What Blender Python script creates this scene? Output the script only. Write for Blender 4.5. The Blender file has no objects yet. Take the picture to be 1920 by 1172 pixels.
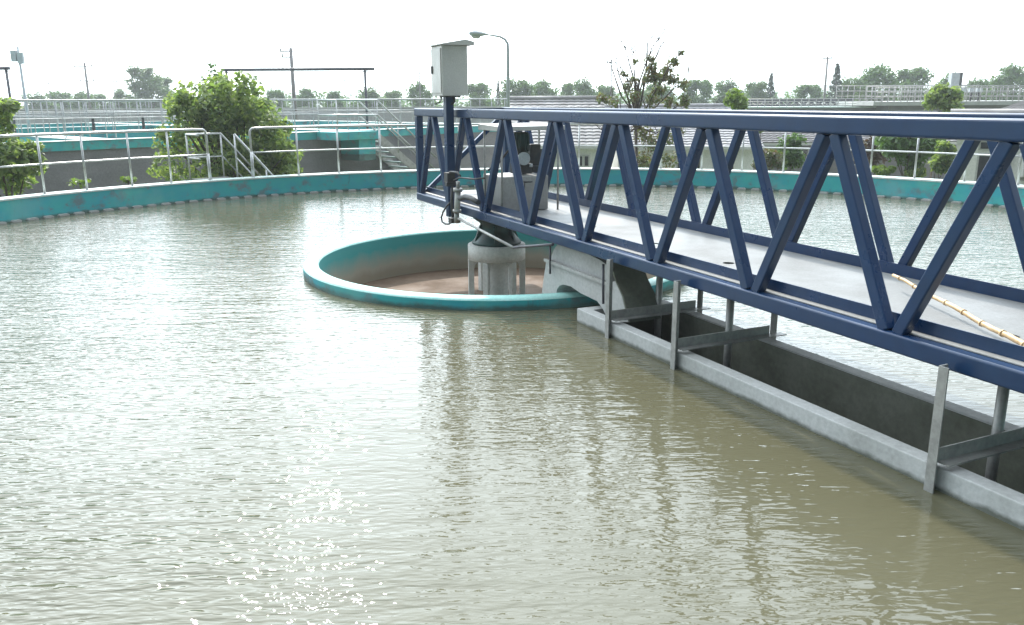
import bpy, bmesh, math, random
import numpy as np
from math import radians, sin, cos, pi, atan2, hypot
from mathutils import Vector, Matrix
from mathutils.geometry import tessellate_polygon

SC = bpy.context.scene
COL = SC.collection
random.seed(7)

# ------------------------------------------------------------------ camera, sky, sun, exposure
FPX, HY, ROLL, CAMZ = 1569.0, 188.43, 0.0057, 2.0        # focal length and horizon in px of a 1920-wide picture
PITCH = math.atan((586 - HY) / FPX)
cd = bpy.data.cameras.new("camera")
cam = bpy.data.objects.new("camera", cd)
COL.objects.link(cam)
cd.sensor_width = 36.0
cd.lens = 36.0 * FPX / 1920
cd.clip_start, cd.clip_end = 0.05, 5000
cam.matrix_world = Matrix.Translation((0, 0, CAMZ)) @ Matrix.Rotation(pi / 2 - PITCH, 4, 'X') @ Matrix.Rotation(-ROLL, 4, 'Z')
SC.camera = cam
SUN_AZ, SUN_EL = radians(-16), radians(43)               # azimuth from straight ahead (+Y), minus = to the left
w = bpy.data.worlds.new("World")
SC.world = w
w.use_nodes = True
nt = w.node_tree
sky = nt.nodes.new('ShaderNodeTexSky')
sky.sky_type = 'NISHITA'
sky.sun_disc = False
sky.sun_elevation, sky.sun_rotation = SUN_EL, SUN_AZ
sky.air_density, sky.dust_density, sky.ozone_density = 1.0, 1.2, 2.0
nt.links.new(sky.outputs[0], nt.nodes['Background'].inputs[0])
nt.nodes['Background'].inputs[1].default_value = 0.035
# broad forward glow of the hazy air round the sun, added to the clear-sky model
tcw = nt.nodes.new('ShaderNodeTexCoord'); dt = nt.nodes.new('ShaderNodeVectorMath'); dt.operation = 'DOT_PRODUCT'
dt.inputs[1].default_value = (sin(SUN_AZ) * cos(SUN_EL), cos(SUN_AZ) * cos(SUN_EL), sin(SUN_EL))
nt.links.new(tcw.outputs['Generated'], dt.inputs[0])
ma = nt.nodes.new('ShaderNodeMath'); ma.operation = 'MULTIPLY_ADD'; ma.inputs[1].default_value = 0.5; ma.inputs[2].default_value = 0.5
nt.links.new(dt.outputs['Value'], ma.inputs[0])
pw = nt.nodes.new('ShaderNodeMath'); pw.operation = 'POWER'; pw.inputs[1].default_value = 2.9; nt.links.new(ma.outputs[0], pw.inputs[0])
ms = nt.nodes.new('ShaderNodeMath'); ms.operation = 'MULTIPLY'; ms.inputs[1].default_value = 4.1; nt.links.new(pw.outputs[0], ms.inputs[0])
bg2 = nt.nodes.new('ShaderNodeBackground'); bg2.inputs[0].default_value = (0.84, 0.95, 1.02, 1); nt.links.new(ms.outputs[0], bg2.inputs[1])
ads = nt.nodes.new('ShaderNodeAddShader'); nt.links.new(nt.nodes['Background'].outputs[0], ads.inputs[0]); nt.links.new(bg2.outputs[0], ads.inputs[1])
nt.links.new(ads.outputs[0], nt.nodes['World Output'].inputs[0])
sd_ = bpy.data.lights.new("sun", 'SUN')
sd_.energy, sd_.angle, sd_.color = 3.8, radians(1.4), (1.0, 0.95, 0.88)
sun = bpy.data.objects.new("sun", sd_)
COL.objects.link(sun)
sdir = Vector((sin(SUN_AZ) * cos(SUN_EL), cos(SUN_AZ) * cos(SUN_EL), sin(SUN_EL)))
sun.rotation_euler = sdir.to_track_quat('Z', 'Y').to_euler()
sun.location = (-10, 30, 25)
SC.view_settings.view_transform = 'Standard'
SC.view_settings.look = 'None'
SC.view_settings.exposure = 0.4
SC.view_settings.gamma = 1
SC.cycles.use_denoising = True
SC.cycles.max_bounces = 8
SC.cycles.volume_bounces = 1
SC.cycles.sample_clamp_indirect = 6

# ------------------------------------------------------------------ where things stand (measured from the picture)
ANG, D0, ZT, ZB, S0, DS, WID = 0.43, 3.80, 1.80, 0.745, 9.60, 1.165, 1.33   # the bridge
UV = Vector((-sin(ANG), cos(ANG), 0)); NV = Vector((cos(ANG), sin(ANG), 0))
def B(s, d, z): return UV * s + NV * d + Vector((0, 0, z))     # along the bridge, across it, up
def ray(px, py):
    x, y = px - 960, py - 586
    c, s = cos(ROLL), sin(ROLL)
    x, y = c * x - s * y, -(s * x + c * y)
    return Vector((x, FPX * cos(PITCH) + y * sin(PITCH), -FPX * sin(PITCH) + y * cos(PITCH)))
def at(px, py, Y):
    r = ray(px, py); return r * (Y / r.y) + Vector((0, 0, CAMZ))
def onz(px, py, z):
    r = ray(px, py); return r * ((z - CAMZ) / r.z) + Vector((0, 0, CAMZ))
def ond(px, py, d):
    r = ray(px, py); return r * (d / r.dot(NV)) + Vector((0, 0, CAMZ))
TC, TR, TZ = Vector((0.657, 10.085, 0)), 10.335, 0.404         # big tank: centre, inner radius, top of wall
RC, RR, RI, RZ = Vector((-0.162, 10.352, 0)), 2.39, 2.205, 0.119   # inner ring
GZ = -1.6                                                       # ground

# ------------------------------------------------------------------ helpers
class MB:
    def __init__(self): self.bm = bmesh.new()
    def face(self, pts):
        return self.bm.faces.new([self.bm.verts.new(p) for p in pts])
    def hexa(self, a, b):                                       # two quads (same winding) joined into a box
        va = [self.bm.verts.new(p) for p in a]; vb = [self.bm.verts.new(p) for p in b]
        n = len(va)
        self.bm.faces.new(va[::-1]); self.bm.faces.new(vb)
        for i in range(n): self.bm.faces.new((va[i], va[(i + 1) % n], vb[(i + 1) % n], vb[i]))
        return self
    def box(self, c, size, ax=(Vector((1, 0, 0)), Vector((0, 1, 0)))):
        c = Vector(c); x, y = ax[0] * size[0] / 2, ax[1] * size[1] / 2; z = Vector((0, 0, size[2] / 2))
        q = [c - x - y, c + x - y, c + x + y, c - x + y]
        return self.hexa([p - z for p in q], [p + z for p in q])
    def bar(self, p, q, w, h, side=None):                       # box section from p to q; w along side
        p, q = Vector(p), Vector(q); d = (q - p).normalized()
        if side is None: side = d.cross(Vector((0, 0, 1)))
        side = (side - d * side.dot(d)).normalized(); up = side.cross(d)
        a, b = side * w / 2, up * h / 2
        r = [-a - b, a - b, a + b, -a + b]
        return self.hexa([p + v for v in r], [q + v for v in r])
    def tube(self, pts, r, n=8, cap=True, r2=None):
        pts = [Vector(p) for p in pts]; rings = []
        ref = None
        for i, p in enumerate(pts):
            d = (pts[min(i + 1, len(pts) - 1)] - pts[max(i - 1, 0)]).normalized()
            if ref is None: ref = d.orthogonal().normalized()
            ref = (ref - d * ref.dot(d)).normalized(); o = d.cross(ref)
            rad = r if r2 is None else r + (r2 - r) * i / (len(pts) - 1)
            rings.append([self.bm.verts.new(p + (ref * cos(2 * pi * k / n) + o * sin(2 * pi * k / n)) * rad) for k in range(n)])
        for a, b in zip(rings, rings[1:]):
            for k in range(n): self.bm.faces.new((a[k], a[(k + 1) % n], b[(k + 1) % n], b[k])).smooth = True
        if cap: self.bm.faces.new(rings[0][::-1]); self.bm.faces.new(rings[-1])
        return self
    def lathe(self, c, prof, n=48, close=False, a0=0, a1=2 * pi, smooth=True):   # prof: (radius, z)
        c = Vector(c); full = abs(a1 - a0 - 2 * pi) < 1e-6
        m = n if full else n + 1
        rings = [[self.bm.verts.new(c + Vector((r * cos(a0 + (a1 - a0) * k / n), r * sin(a0 + (a1 - a0) * k / n), z))) for k in range(m)] for r, z in prof]
        pr = list(zip(rings, rings[1:])) + ([(rings[-1], rings[0])] if close else [])
        for a, b in pr:
            for k in range(n if full else n): 
                self.bm.faces.new((a[k], a[(k + 1) % m], b[(k + 1) % m], b[k])).smooth = smooth
        return self
    def disc(self, c, r, n=32):
        self.face([Vector(c) + Vector((r * cos(2 * pi * k / n), r * sin(2 * pi * k / n), 0)) for k in range(n)]); return self
    def prism(self, poly, ext):                                 # closed outline swept by a vector (concave allowed)
        ext = Vector(ext); poly = [Vector(p) for p in poly]
        va = [self.bm.verts.new(p) for p in poly]; vb = [self.bm.verts.new(p + ext) for p in poly]
        for t in tessellate_polygon([poly]):
            self.bm.faces.new([va[i] for i in t]); self.bm.faces.new([vb[i] for i in reversed(t)])
        n = len(poly)
        for i in range(n): self.bm.faces.new((va[i], va[(i + 1) % n], vb[(i + 1) % n], vb[i]))
        return self
ORG = {}
def link(name, me, mat, parent=None, bevel=0):
    o = bpy.data.objects.new(name, me)
    COL.objects.link(o)
    if mat: me.materials.append(mat)
    if parent is not None:
        o.parent = parent; org = ORG[parent.name]; ORG[o.name] = org
        me.transform(Matrix.Translation(-org))
    else: ORG[o.name] = Vector((0, 0, 0))
    if bevel:
        m = o.modifiers.new("bevel", 'BEVEL'); m.width = bevel; m.segments = 3; m.limit_method = 'ANGLE'; m.angle_limit = radians(40)
    return o
def obj(name, mb, mat, parent=None, bevel=0):
    bmesh.ops.recalc_face_normals(mb.bm, faces=mb.bm.faces[:])
    me = bpy.data.meshes.new(name); mb.bm.to_mesh(me); mb.bm.free()
    return link(name, me, mat, parent, bevel)
def tag(o, label, cat, group=None):
    o['label'] = label; o['category'] = cat
    if group: o['group'] = group
    return o
def thing(name, loc, label, cat, group=None):
    o = bpy.data.objects.new(name, None); COL.objects.link(o)
    o.location = loc; o.empty_display_size = 0.2; ORG[o.name] = Vector(loc)
    return tag(o, label, cat, group)
def dup(root, loc, scale, rz, label, cat, group):
    r = root.copy(); COL.objects.link(r); r.location = loc; r.scale = scale; r.rotation_euler = (0, 0, rz)
    tag(r, label, cat, group)
    for ch in root.children:
        c = ch.copy(); COL.objects.link(c); c.parent = r
        for g in ch.children:
            d = g.copy(); COL.objects.link(d); d.parent = c
    return r

# ------------------------------------------------------------------ materials
def new_mat(name):
    m = bpy.data.materials.new(name); m.use_nodes = True
    return m, m.node_tree, m.node_tree.nodes['Principled BSDF']
def noise(nt, scale, detail=4, rough=0.55, vec=None, dist=0.0):
    n = nt.nodes.new('ShaderNodeTexNoise'); n.inputs['Scale'].default_value = scale
    n.inputs['Detail'].default_value = detail; n.inputs['Roughness'].default_value = rough; n.inputs['Distortion'].default_value = dist
    if vec is not None: nt.links.new(vec, n.inputs['Vector'])
    return n
def coords(nt, scale=(1, 1, 1), rot=(0, 0, 0)):
    t = nt.nodes.new('ShaderNodeTexCoord'); mp = nt.nodes.new('ShaderNodeMapping')
    mp.inputs['Scale'].default_value = scale; mp.inputs['Rotation'].default_value = rot
    nt.links.new(t.outputs['Object'], mp.inputs['Vector']); return mp.outputs[0]
def ramp(nt, fac, stops):
    r = nt.nodes.new('ShaderNodeValToRGB'); e = r.color_ramp.elements
    while len(e) < len(stops): e.new(0.5)
    for el, (p, c) in zip(e, stops): el.position = p; el.color = (*c, 1) if len(c) == 3 else c
    nt.links.new(fac, r.inputs[0]); return r
def mix(nt, fac, a, b, mode='MIX'):
    m = nt.nodes.new('ShaderNodeMix'); m.data_type = 'RGBA'; m.blend_type = mode
    for s, v in ((m.inputs[0], fac), (m.inputs[6], a), (m.inputs[7], b)):
        if hasattr(v, 'is_linked'): nt.links.new(v, s)
        elif isinstance(v, (int, float)): s.default_value = v
        else: s.default_value = (*v, 1)
    return m.outputs[2]
def bump(nt, bs, h, strength=0.3, dist=0.02):
    b = nt.nodes.new('ShaderNodeBump'); b.inputs['Strength'].default_value = strength; b.inputs['Distance'].default_value = dist
    nt.links.new(h, b.inputs['Height']); nt.links.new(b.outputs[0], bs.inputs['Normal']); return b
def surf(name, base, dark, rough=0.6, metal=0.0, scale=3.0, lo=0.42, hi=0.62, vs=(1, 1, 1), bmp=0.15, fine=40, spec=0.5, rv=0.22):
    """a worn surface: base colour with patches of a second one, a little grain"""
    m, nt, bs = new_mat(name)
    v = coords(nt, vs)
    n1 = noise(nt, scale, 6, 0.6, v)
    r = ramp(nt, n1.outputs[0], [(lo, base), (hi, dark)])
    n2 = noise(nt, fine, 3, 0.6, coords(nt))
    g = ramp(nt, n2.outputs[0], [(0.3, (0.86, 0.86, 0.86)), (0.7, (1.08, 1.08, 1.08))])
    nt.links.new(mix(nt, 1.0, r.outputs[0], g.outputs[0], 'MULTIPLY'), bs.inputs['Base Color'])
    bs.inputs['Roughness'].default_value = rough; bs.inputs['Metallic'].default_value = metal
    bs.inputs['Specular IOR Level'].default_value = spec
    rr = ramp(nt, n1.outputs[0], [(0.3, (rough * (1 - rv),) * 3), (0.7, (min(1, rough * (1 + rv)),) * 3)])
    nt.links.new(rr.outputs[0], bs.inputs['Roughness'])
    if bmp: bump(nt, bs, n2.outputs[0], bmp, 0.01)
    return m
M = {}
M['navy'] = surf('navy paint', (0.0045, 0.027, 0.084), (0.011, 0.033, 0.078), 0.29, 0, 1.6, 0.4, 0.75, bmp=0, fine=9, spec=0.42, rv=0.1)

M['deck'] = surf('pale deck plate', (0.19, 0.19, 0.185), (0.145, 0.143, 0.138), 0.55, 0, 1.6, 0.45, 0.7, bmp=0.06, fine=50)
M['steel'] = surf('galvanised steel', (0.34, 0.335, 0.315), (0.26, 0.255, 0.24), 0.45, 0.3, 6, bmp=0.03)
M['stainless'] = surf('stainless tube', (0.52, 0.52, 0.51), (0.44, 0.44, 0.43), 0.34, 0.7, 8, bmp=0.02)
M['boxsteel'] = surf('brushed cabinet steel', (0.52, 0.51, 0.48), (0.46, 0.45, 0.42), 0.45, 0.35, 2.5, 0.4, 0.7, bmp=0.03, fine=90)
M['cabinet_grey'] = surf('dull grey cabinet paint', (0.34, 0.335, 0.315), (0.27, 0.265, 0.25), 0.6, 0.1, 2.5, bmp=0.03)
M['black'] = surf('dark rubber and iron', (0.025, 0.027, 0.03), (0.05, 0.045, 0.04), 0.55, 0, 9)
M['darkpipe'] = surf('dark painted pipe', (0.05, 0.05, 0.065), (0.08, 0.075, 0.08), 0.5, 0, 4)
M['concrete'] = surf('grey concrete', (0.40, 0.40, 0.38), (0.31, 0.305, 0.28), 0.85, 0, 2.2, 0.42, 0.68, (1, 1, .6), 0.25, 35, 0.3)
M['concrete_pale'] = surf('pale launder concrete', (0.43, 0.43, 0.415), (0.34, 0.34, 0.32), 0.8, 0, 1.7, 0.45, 0.7, (1, 1, .5), 0.2, 30, 0.3)
M['concrete_col'] = surf('light column concrete', (0.60, 0.60, 0.57), (0.48, 0.475, 0.44), 0.8, 0, 3.0, 0.42, 0.68, (1, 1, .5), 0.2, 30, 0.3)
M['concrete_dark'] = surf('dark olive concrete', (0.17, 0.175, 0.14), (0.105, 0.11, 0.08), 0.8, 0, 1.5, 0.4, 0.65, (1, 1, 1), 0.2, 25, 0.3)  # dark linings and floors; on the arch end it stands in for shade
M['render'] = surf('grey cement render', (0.215, 0.205, 0.21), (0.16, 0.155, 0.16), 0.9, 0, 0.7, 0.4, 0.7, (1, 1, 2), 0.2, 20, 0.3)
M['render_pale'] = surf('pale lilac grey render', (0.36, 0.35, 0.36), (0.30, 0.29, 0.30), 0.9, 0, 0.2, 0.4, 0.7, (1, 1, 2), 0.1, 8, 0.3)
M['cap'] = surf('worn pale coping', (0.55, 0.62, 0.58), (0.42, 0.52, 0.49), 0.6, 0, 2.4, 0.45, 0.7, bmp=0.1)
M['ringcap'] = surf('sun-glare turquoise', (0.30, 0.54, 0.49), (0.20, 0.46, 0.43), 0.55, 0, 3.0, 0.45, 0.7, bmp=0.1)  # teal rim made paler, the sun's glare put into its colour
M['railgrey'] = surf('grey galvanised rail', (0.40, 0.40, 0.40), (0.32, 0.32, 0.32), 0.5, 0.3, 5, bmp=0)
M['housewhite'] = surf('white house paint', (0.80, 0.785, 0.75), (0.68, 0.665, 0.63), 0.8, 0, 0.9, 0.45, 0.75, bmp=0.08, fine=15)
M['white'] = surf('white wall paint', (0.52, 0.515, 0.49), (0.44, 0.435, 0.41), 0.8, 0, 0.9, 0.45, 0.75, bmp=0.08, fine=15)
M['beige'] = surf('beige wall paint', (0.55, 0.51, 0.44), (0.47, 0.44, 0.38), 0.8, 0, 0.8, bmp=0.08, fine=15)
M['roof'] = surf('grey clay tile', (0.33, 0.315, 0.31), (0.26, 0.245, 0.24), 0.8, 0, 1.5, bmp=0.2, fine=12)
M['glass'] = surf('dark window glass', (0.02, 0.025, 0.03), (0.03, 0.035, 0.04), 0.08, 0, 1, bmp=0)
M['bamboo'] = surf('dry bamboo', (0.62, 0.44, 0.24), (0.48, 0.31, 0.15), 0.45, 0, 6, bmp=0.05)
M['drive'] = surf('oily dark green casting', (0.02, 0.06, 0.055), (0.03, 0.035, 0.03), 0.4, 0, 5)
M['bark'] = surf('bark', (0.10, 0.075, 0.055), (0.06, 0.045, 0.035), 0.9, 0, 8, bmp=0.4, fine=25)
M['pole'] = surf('weathered pole', (0.20, 0.18, 0.18), (0.15, 0.135, 0.13), 0.8, 0, 3)
M['lamp'] = surf('grey lamp enamel', (0.42, 0.45, 0.46), (0.36, 0.38, 0.40), 0.4, 0.2, 4)
def waterline(m):                                               # dark wet algae edge where concrete meets the water
    nt = m.node_tree; bs = nt.nodes['Principled BSDF']; src = bs.inputs['Base Color'].links[0].from_socket
    geo = nt.nodes.new('ShaderNodeNewGeometry'); sx = nt.nodes.new('ShaderNodeSeparateXYZ'); nt.links.new(geo.outputs['Position'], sx.inputs[0])
    n = noise(nt, 5.0, 5, 0.65, coords(nt)); a = nt.nodes.new('ShaderNodeMath'); a.operation = 'MULTIPLY_ADD'; a.inputs[1].default_value = -0.07
    nt.links.new(n.outputs[0], a.inputs[0]); nt.links.new(sx.outputs[2], a.inputs[2])
    f = nt.nodes.new('ShaderNodeMapRange'); f.inputs['From Min'].default_value = -0.024; f.inputs['From Max'].default_value = 0.004; f.inputs['To Min'].default_value = 0.85; f.inputs['To Max'].default_value = 0.0
    nt.links.new(a.outputs[0], f.inputs['Value'])
    nt.links.new(mix(nt, f.outputs[0], src, (0.06, 0.065, 0.045)), bs.inputs['Base Color'])
waterline(M['concrete_pale'])
def chips(m):                                                   # small chips and rusty specks in the paint
    nt = m.node_tree; bs = nt.nodes['Principled BSDF']; src = bs.inputs['Base Color'].links[0].from_socket
    n = noise(nt, 38, 4, 0.7, coords(nt)); n2 = noise(nt, 2.3, 3, 0.6, coords(nt))
    ml = nt.nodes.new('ShaderNodeMath'); ml.operation = 'MULTIPLY'; nt.links.new(n.outputs[0], ml.inputs[0]); nt.links.new(n2.outputs[0], ml.inputs[1])
    f = ramp(nt, ml.outputs[0], [(0.43, (0, 0, 0)), (0.46, (0.6, 0.6, 0.6))])
    nt.links.new(mix(nt, f.outputs[0], src, (0.10, 0.085, 0.075)), bs.inputs['Base Color'])
chips(M['navy'])
def teal_mat():
    m, nt, bs = new_mat('weathered teal paint')
    n1 = noise(nt, 1.6, 7, 0.62, coords(nt, (1, 1, 1.6)))
    base = ramp(nt, n1.outputs[0], [(0.35, (0.024, 0.31, 0.365)), (0.55, (0.026, 0.345, 0.345)), (0.70, (0.035, 0.40, 0.345))])
    n2 = noise(nt, 2.6, 8, 0.68, coords(nt, (1, 1, 1.2), (0.3, 0, 0.5)))
    st = ramp(nt, n2.outputs[0], [(0.53, (0, 0, 0)), (0.64, (0.9, 0.9, 0.9))])
    c = mix(nt, st.outputs[0], base.outputs[0], (0.11, 0.16, 0.17))
    n3 = noise(nt, 9.0, 5, 0.7, coords(nt, (1, 1, 0.25)))
    st2 = ramp(nt, n3.outputs[0], [(0.60, (0, 0, 0)), (0.74, (0.6, 0.6, 0.6))])
    c = mix(nt, st2.outputs[0], c, (0.06, 0.13, 0.13))
    geo = nt.nodes.new('ShaderNodeNewGeometry'); sx = nt.nodes.new('ShaderNodeSeparateXYZ'); nt.links.new(geo.outputs['Position'], sx.inputs[0])
    n4 = noise(nt, 4.0, 5, 0.65, coords(nt)); zz = nt.nodes.new('ShaderNodeMath'); zz.operation = 'MULTIPLY_ADD'; zz.inputs[1].default_value = -0.12
    nt.links.new(n4.outputs[0], zz.inputs[0]); nt.links.new(sx.outputs[2], zz.inputs[2])
    band = nt.nodes.new('ShaderNodeMapRange'); band.inputs['From Min'].default_value = -0.045; band.inputs['From Max'].default_value = 0.0; band.inputs['To Min'].default_value = 0.85; band.inputs['To Max'].default_value = 0.0
    nt.links.new(zz.outputs[0], band.inputs['Value'])
    c = mix(nt, band.outputs[0], c, (0.05, 0.075, 0.055))
    n5 = noise(nt, 0.9, 4, 0.6, coords(nt)); pale = ramp(nt, n5.outputs[0], [(0.52, (0, 0, 0)), (0.7, (0.45, 0.45, 0.45))])
    c = mix(nt, pale.outputs[0], c, (0.17, 0.40, 0.38))
    nt.links.new(c, bs.inputs['Base Color']); bs.inputs['Roughness'].default_value = 0.6
    bump(nt, bs, n2.outputs[0], 0.2, 0.01)
    return m
M['teal'] = teal_mat()
def ring_inner():                                               # teal paint above, bare concrete below, like a tide mark
    m, nt, bs = new_mat('teal paint worn to concrete')
    t = nt.nodes.new('ShaderNodeTexCoord'); sx = nt.nodes.new('ShaderNodeSeparateXYZ'); nt.links.new(t.outputs['Object'], sx.inputs[0])
    n = noise(nt, 3.0, 6, 0.6, coords(nt, (1, 1, 0.5)))
    a = nt.nodes.new('ShaderNodeMath'); a.operation = 'MULTIPLY_ADD'; nt.links.new(n.outputs[0], a.inputs[0]); a.inputs[1].default_value = 0.25
    nt.links.new(sx.outputs[2], a.inputs[2])
    r = ramp(nt, a.outputs[0], [(0.0, (0.34, 0.29, 0.21)), (0.10, (0.40, 0.37, 0.29)), (0.36, (0.05, 0.35, 0.35))])
    a2 = nt.nodes.new('ShaderNodeMath'); a2.operation = 'ADD'; a2.inputs[1].default_value = -0.74
    nt.links.new(a.outputs[0], a2.inputs[0]); nt.links.new(a2.outputs[0], r.inputs[0])
    nt.links.new(r.outputs[0], bs.inputs['Base Color']); bs.inputs['Roughness'].default_value = 0.75
    return m
M['ring_inner'] = ring_inner()
def water_mat(name, c1, c2, rough=0.018, amp=1.0, sheltered=False):
    m, nt, bs = new_mat(name)
    n0 = noise(nt, 0.35, 3, 0.5, coords(nt))
    nt.links.new(ramp(nt, n0.outputs[0], [(0.35, c1), (0.65, c2)]).outputs[0], bs.inputs['Base Color'])
    bs.inputs['Roughness'].default_value = rough; bs.inputs['IOR'].default_value = 1.45
    rz = -radians(17)
    parts = []
    for sc, sx, sy, det, rot, wgt in ((1.0, 1.7, 8.5, 2, 0, 0.85), (1.0, 4.2, 14.5, 2, 0.3, 0.52), (1.0, 0.6, 1.6, 1, -0.4, 0.7), (1.0, 11, 32, 1, -0.15, 0.42)):
        n = noise(nt, sc, det, 0.5, coords(nt, (sx, sy, 1), (0, 0, rz + rot)), 0.25)
        mu = nt.nodes.new('ShaderNodeMath'); mu.operation = 'MULTIPLY'; mu.inputs[1].default_value = wgt
        nt.links.new(n.outputs[0], mu.inputs[0]); parts.append(mu.outputs[0])
    h = parts[0]
    for p in parts[1:]:
        ad = nt.nodes.new('ShaderNodeMath'); ad.operation = 'ADD'; nt.links.new(h, ad.inputs[0]); nt.links.new(p, ad.inputs[1]); h = ad.outputs[0]
    if sheltered:                                               # the lee of the bridge is calmer than the open water
        tcn = nt.nodes.new('ShaderNodeTexCoord'); dn = nt.nodes.new('ShaderNodeVectorMath'); dn.operation = 'DOT_PRODUCT'
        dn.inputs[1].default_value = (cos(ANG), sin(ANG), 0); nt.links.new(tcn.outputs['Object'], dn.inputs[0])
        nz = noise(nt, 0.45, 2, 0.5, coords(nt)); wv = nt.nodes.new('ShaderNodeMath'); wv.operation = 'MULTIPLY_ADD'; wv.inputs[1].default_value = 3.0
        nt.links.new(nz.outputs[0], wv.inputs[0]); nt.links.new(dn.outputs['Value'], wv.inputs[2])
        mr = nt.nodes.new('ShaderNodeMapRange'); mr.interpolation_type = 'SMOOTHSTEP'
        mr.inputs['From Min'].default_value = -1.0; mr.inputs['From Max'].default_value = 4.0; mr.inputs['To Min'].default_value = 2.2; mr.inputs['To Max'].default_value = 0.62
        nt.links.new(wv.outputs[0], mr.inputs['Value'])
        mr2 = nt.nodes.new('ShaderNodeMapRange'); mr2.inputs['From Min'].default_value = 5.0; mr2.inputs['From Max'].default_value = 7.0; mr2.inputs['To Min'].default_value = 0; mr2.inputs['To Max'].default_value = 0.9
        nt.links.new(dn.outputs['Value'], mr2.inputs['Value'])
        sm = nt.nodes.new('ShaderNodeMath'); sm.operation = 'ADD'; nt.links.new(mr.outputs[0], sm.inputs[0]); nt.links.new(mr2.outputs[0], sm.inputs[1])
        dy = nt.nodes.new('ShaderNodeSeparateXYZ'); nt.links.new(tcn.outputs['Object'], dy.inputs[0])
        m3 = nt.nodes.new('ShaderNodeMapRange'); m3.inputs['From Min'].default_value = 4.5; m3.inputs['From Max'].default_value = 12.0; m3.inputs['To Min'].default_value = 1.0; m3.inputs['To Max'].default_value = 1.25
        nt.links.new(dy.outputs['Y'], m3.inputs['Value']); m4 = nt.nodes.new('ShaderNodeMath'); m4.operation = 'MULTIPLY'; nt.links.new(sm.outputs[0], m4.inputs[0]); nt.links.new(m3.outputs[0], m4.inputs[1]); sm = m4
        pn = noise(nt, 0.28, 3, 0.55, coords(nt, (0.6, 1.5, 1), (0, 0, -0.35))); pm = nt.nodes.new('ShaderNodeMapRange')   # ruffled and calmer patches
        pm.inputs['From Min'].default_value = 0.35; pm.inputs['From Max'].default_value = 0.65; pm.inputs['To Min'].default_value = 0.8; pm.inputs['To Max'].default_value = 1.3
        nt.links.new(pn.outputs[0], pm.inputs['Value']); m5 = nt.nodes.new('ShaderNodeMath'); m5.operation = 'MULTIPLY'; nt.links.new(sm.outputs[0], m5.inputs[0]); nt.links.new(pm.outputs[0], m5.inputs[1]); sm = m5
        hm = nt.nodes.new('ShaderNodeMath'); hm.operation = 'MULTIPLY'; nt.links.new(h, hm.inputs[0]); nt.links.new(sm.outputs[0], hm.inputs[1]); h = hm.outputs[0]
    bump(nt, bs, h, 1.0, 0.0135 * amp)
    return m
M['water'] = water_mat('turbid rippled water', (0.086, 0.081, 0.048), (0.098, 0.092, 0.058), sheltered=True)
M['water_far'] = water_mat('basin water', (0.12, 0.2, 0.18), (0.14, 0.22, 0.2), 0.04, 0.5)
M['water_low'] = water_mat('dark launder water', (0.05, 0.055, 0.035), (0.06, 0.065, 0.04), 0.05, 0.3)
M['scum'] = surf('brown floating scum', (0.135, 0.082, 0.047), (0.11, 0.068, 0.04), 0.8, 0, 2.5, bmp=0.1, fine=30)
def leaf_mat(name, cols, trans=0.35):
    m, nt, bs = new_mat(name)
    g = nt.nodes.new('ShaderNodeNewGeometry')
    r = ramp(nt, g.outputs['Random Per Island'], [(i / (len(cols) - 1), c) for i, c in enumerate(cols)])
    nt.links.new(r.outputs[0], bs.inputs['Base Color']); bs.inputs['Roughness'].default_value = 0.5
    tr = nt.nodes.new('ShaderNodeBsdfTranslucent'); nt.links.new(mix(nt, 1.0, r.outputs[0], (1.5, 1.6, 0.7), 'MULTIPLY'), tr.inputs[0])
    mx = nt.nodes.new('ShaderNodeMixShader'); mx.inputs[0].default_value = trans
    nt.links.new(bs.outputs[0], mx.inputs[1]); nt.links.new(tr.outputs[0], mx.inputs[2])
    nt.links.new(mx.outputs[0], nt.nodes['Material Output'].inputs[0])
    return m
M['leaf'] = leaf_mat('fresh leaves', [(0.075, 0.125, 0.055), (0.16, 0.215, 0.085), (0.26, 0.31, 0.13), (0.10, 0.155, 0.065)], 0.52)
M['leaf_far'] = leaf_mat('distant leaves', [(0.055, 0.11, 0.035), (0.085, 0.15, 0.045), (0.065, 0.125, 0.045)], 0.35)
M['leaf_pine'] = leaf_mat('conifer needles', [(0.035, 0.065, 0.04), (0.05, 0.085, 0.05)], 0.15)
M['leaf_sparse'] = leaf_mat('tired brownish leaves', [(0.07, 0.10, 0.04), (0.12, 0.14, 0.06), (0.15, 0.09, 0.055), (0.10, 0.14, 0.05), (0.17, 0.17, 0.10)], 0.3)
M['leaf_lime'] = leaf_mat('lime leaves', [(0.11, 0.17, 0.03), (0.17, 0.24, 0.05), (0.09, 0.15, 0.03)], 0.4)
M['leaf_red'] = leaf_mat('purple leaves', [(0.055, 0.03, 0.03), (0.08, 0.045, 0.04), (0.06, 0.06, 0.03)], 0.25)
def ground_mat():
    m, nt, bs = new_mat('grassy yard')
    n = noise(nt, 0.15, 8, 0.65, coords(nt))
    nt.links.new(ramp(nt, n.outputs[0], [(0.35, (0.06, 0.10, 0.035)), (0.55, (0.10, 0.13, 0.05)), (0.68, (0.17, 0.16, 0.11))]).outputs[0], bs.inputs['Base Color'])
    bs.inputs['Roughness'].default_value = 0.95
    return m
M['ground'] = ground_mat()
M['hill'] = surf('far hills', (0.06, 0.09, 0.07), (0.08, 0.11, 0.08), 0.95, 0, 0.02)

# ------------------------------------------------------------------ ground, hills, water
mb = MB(); mb.disc((0, 200, GZ), 1100, 96)
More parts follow.
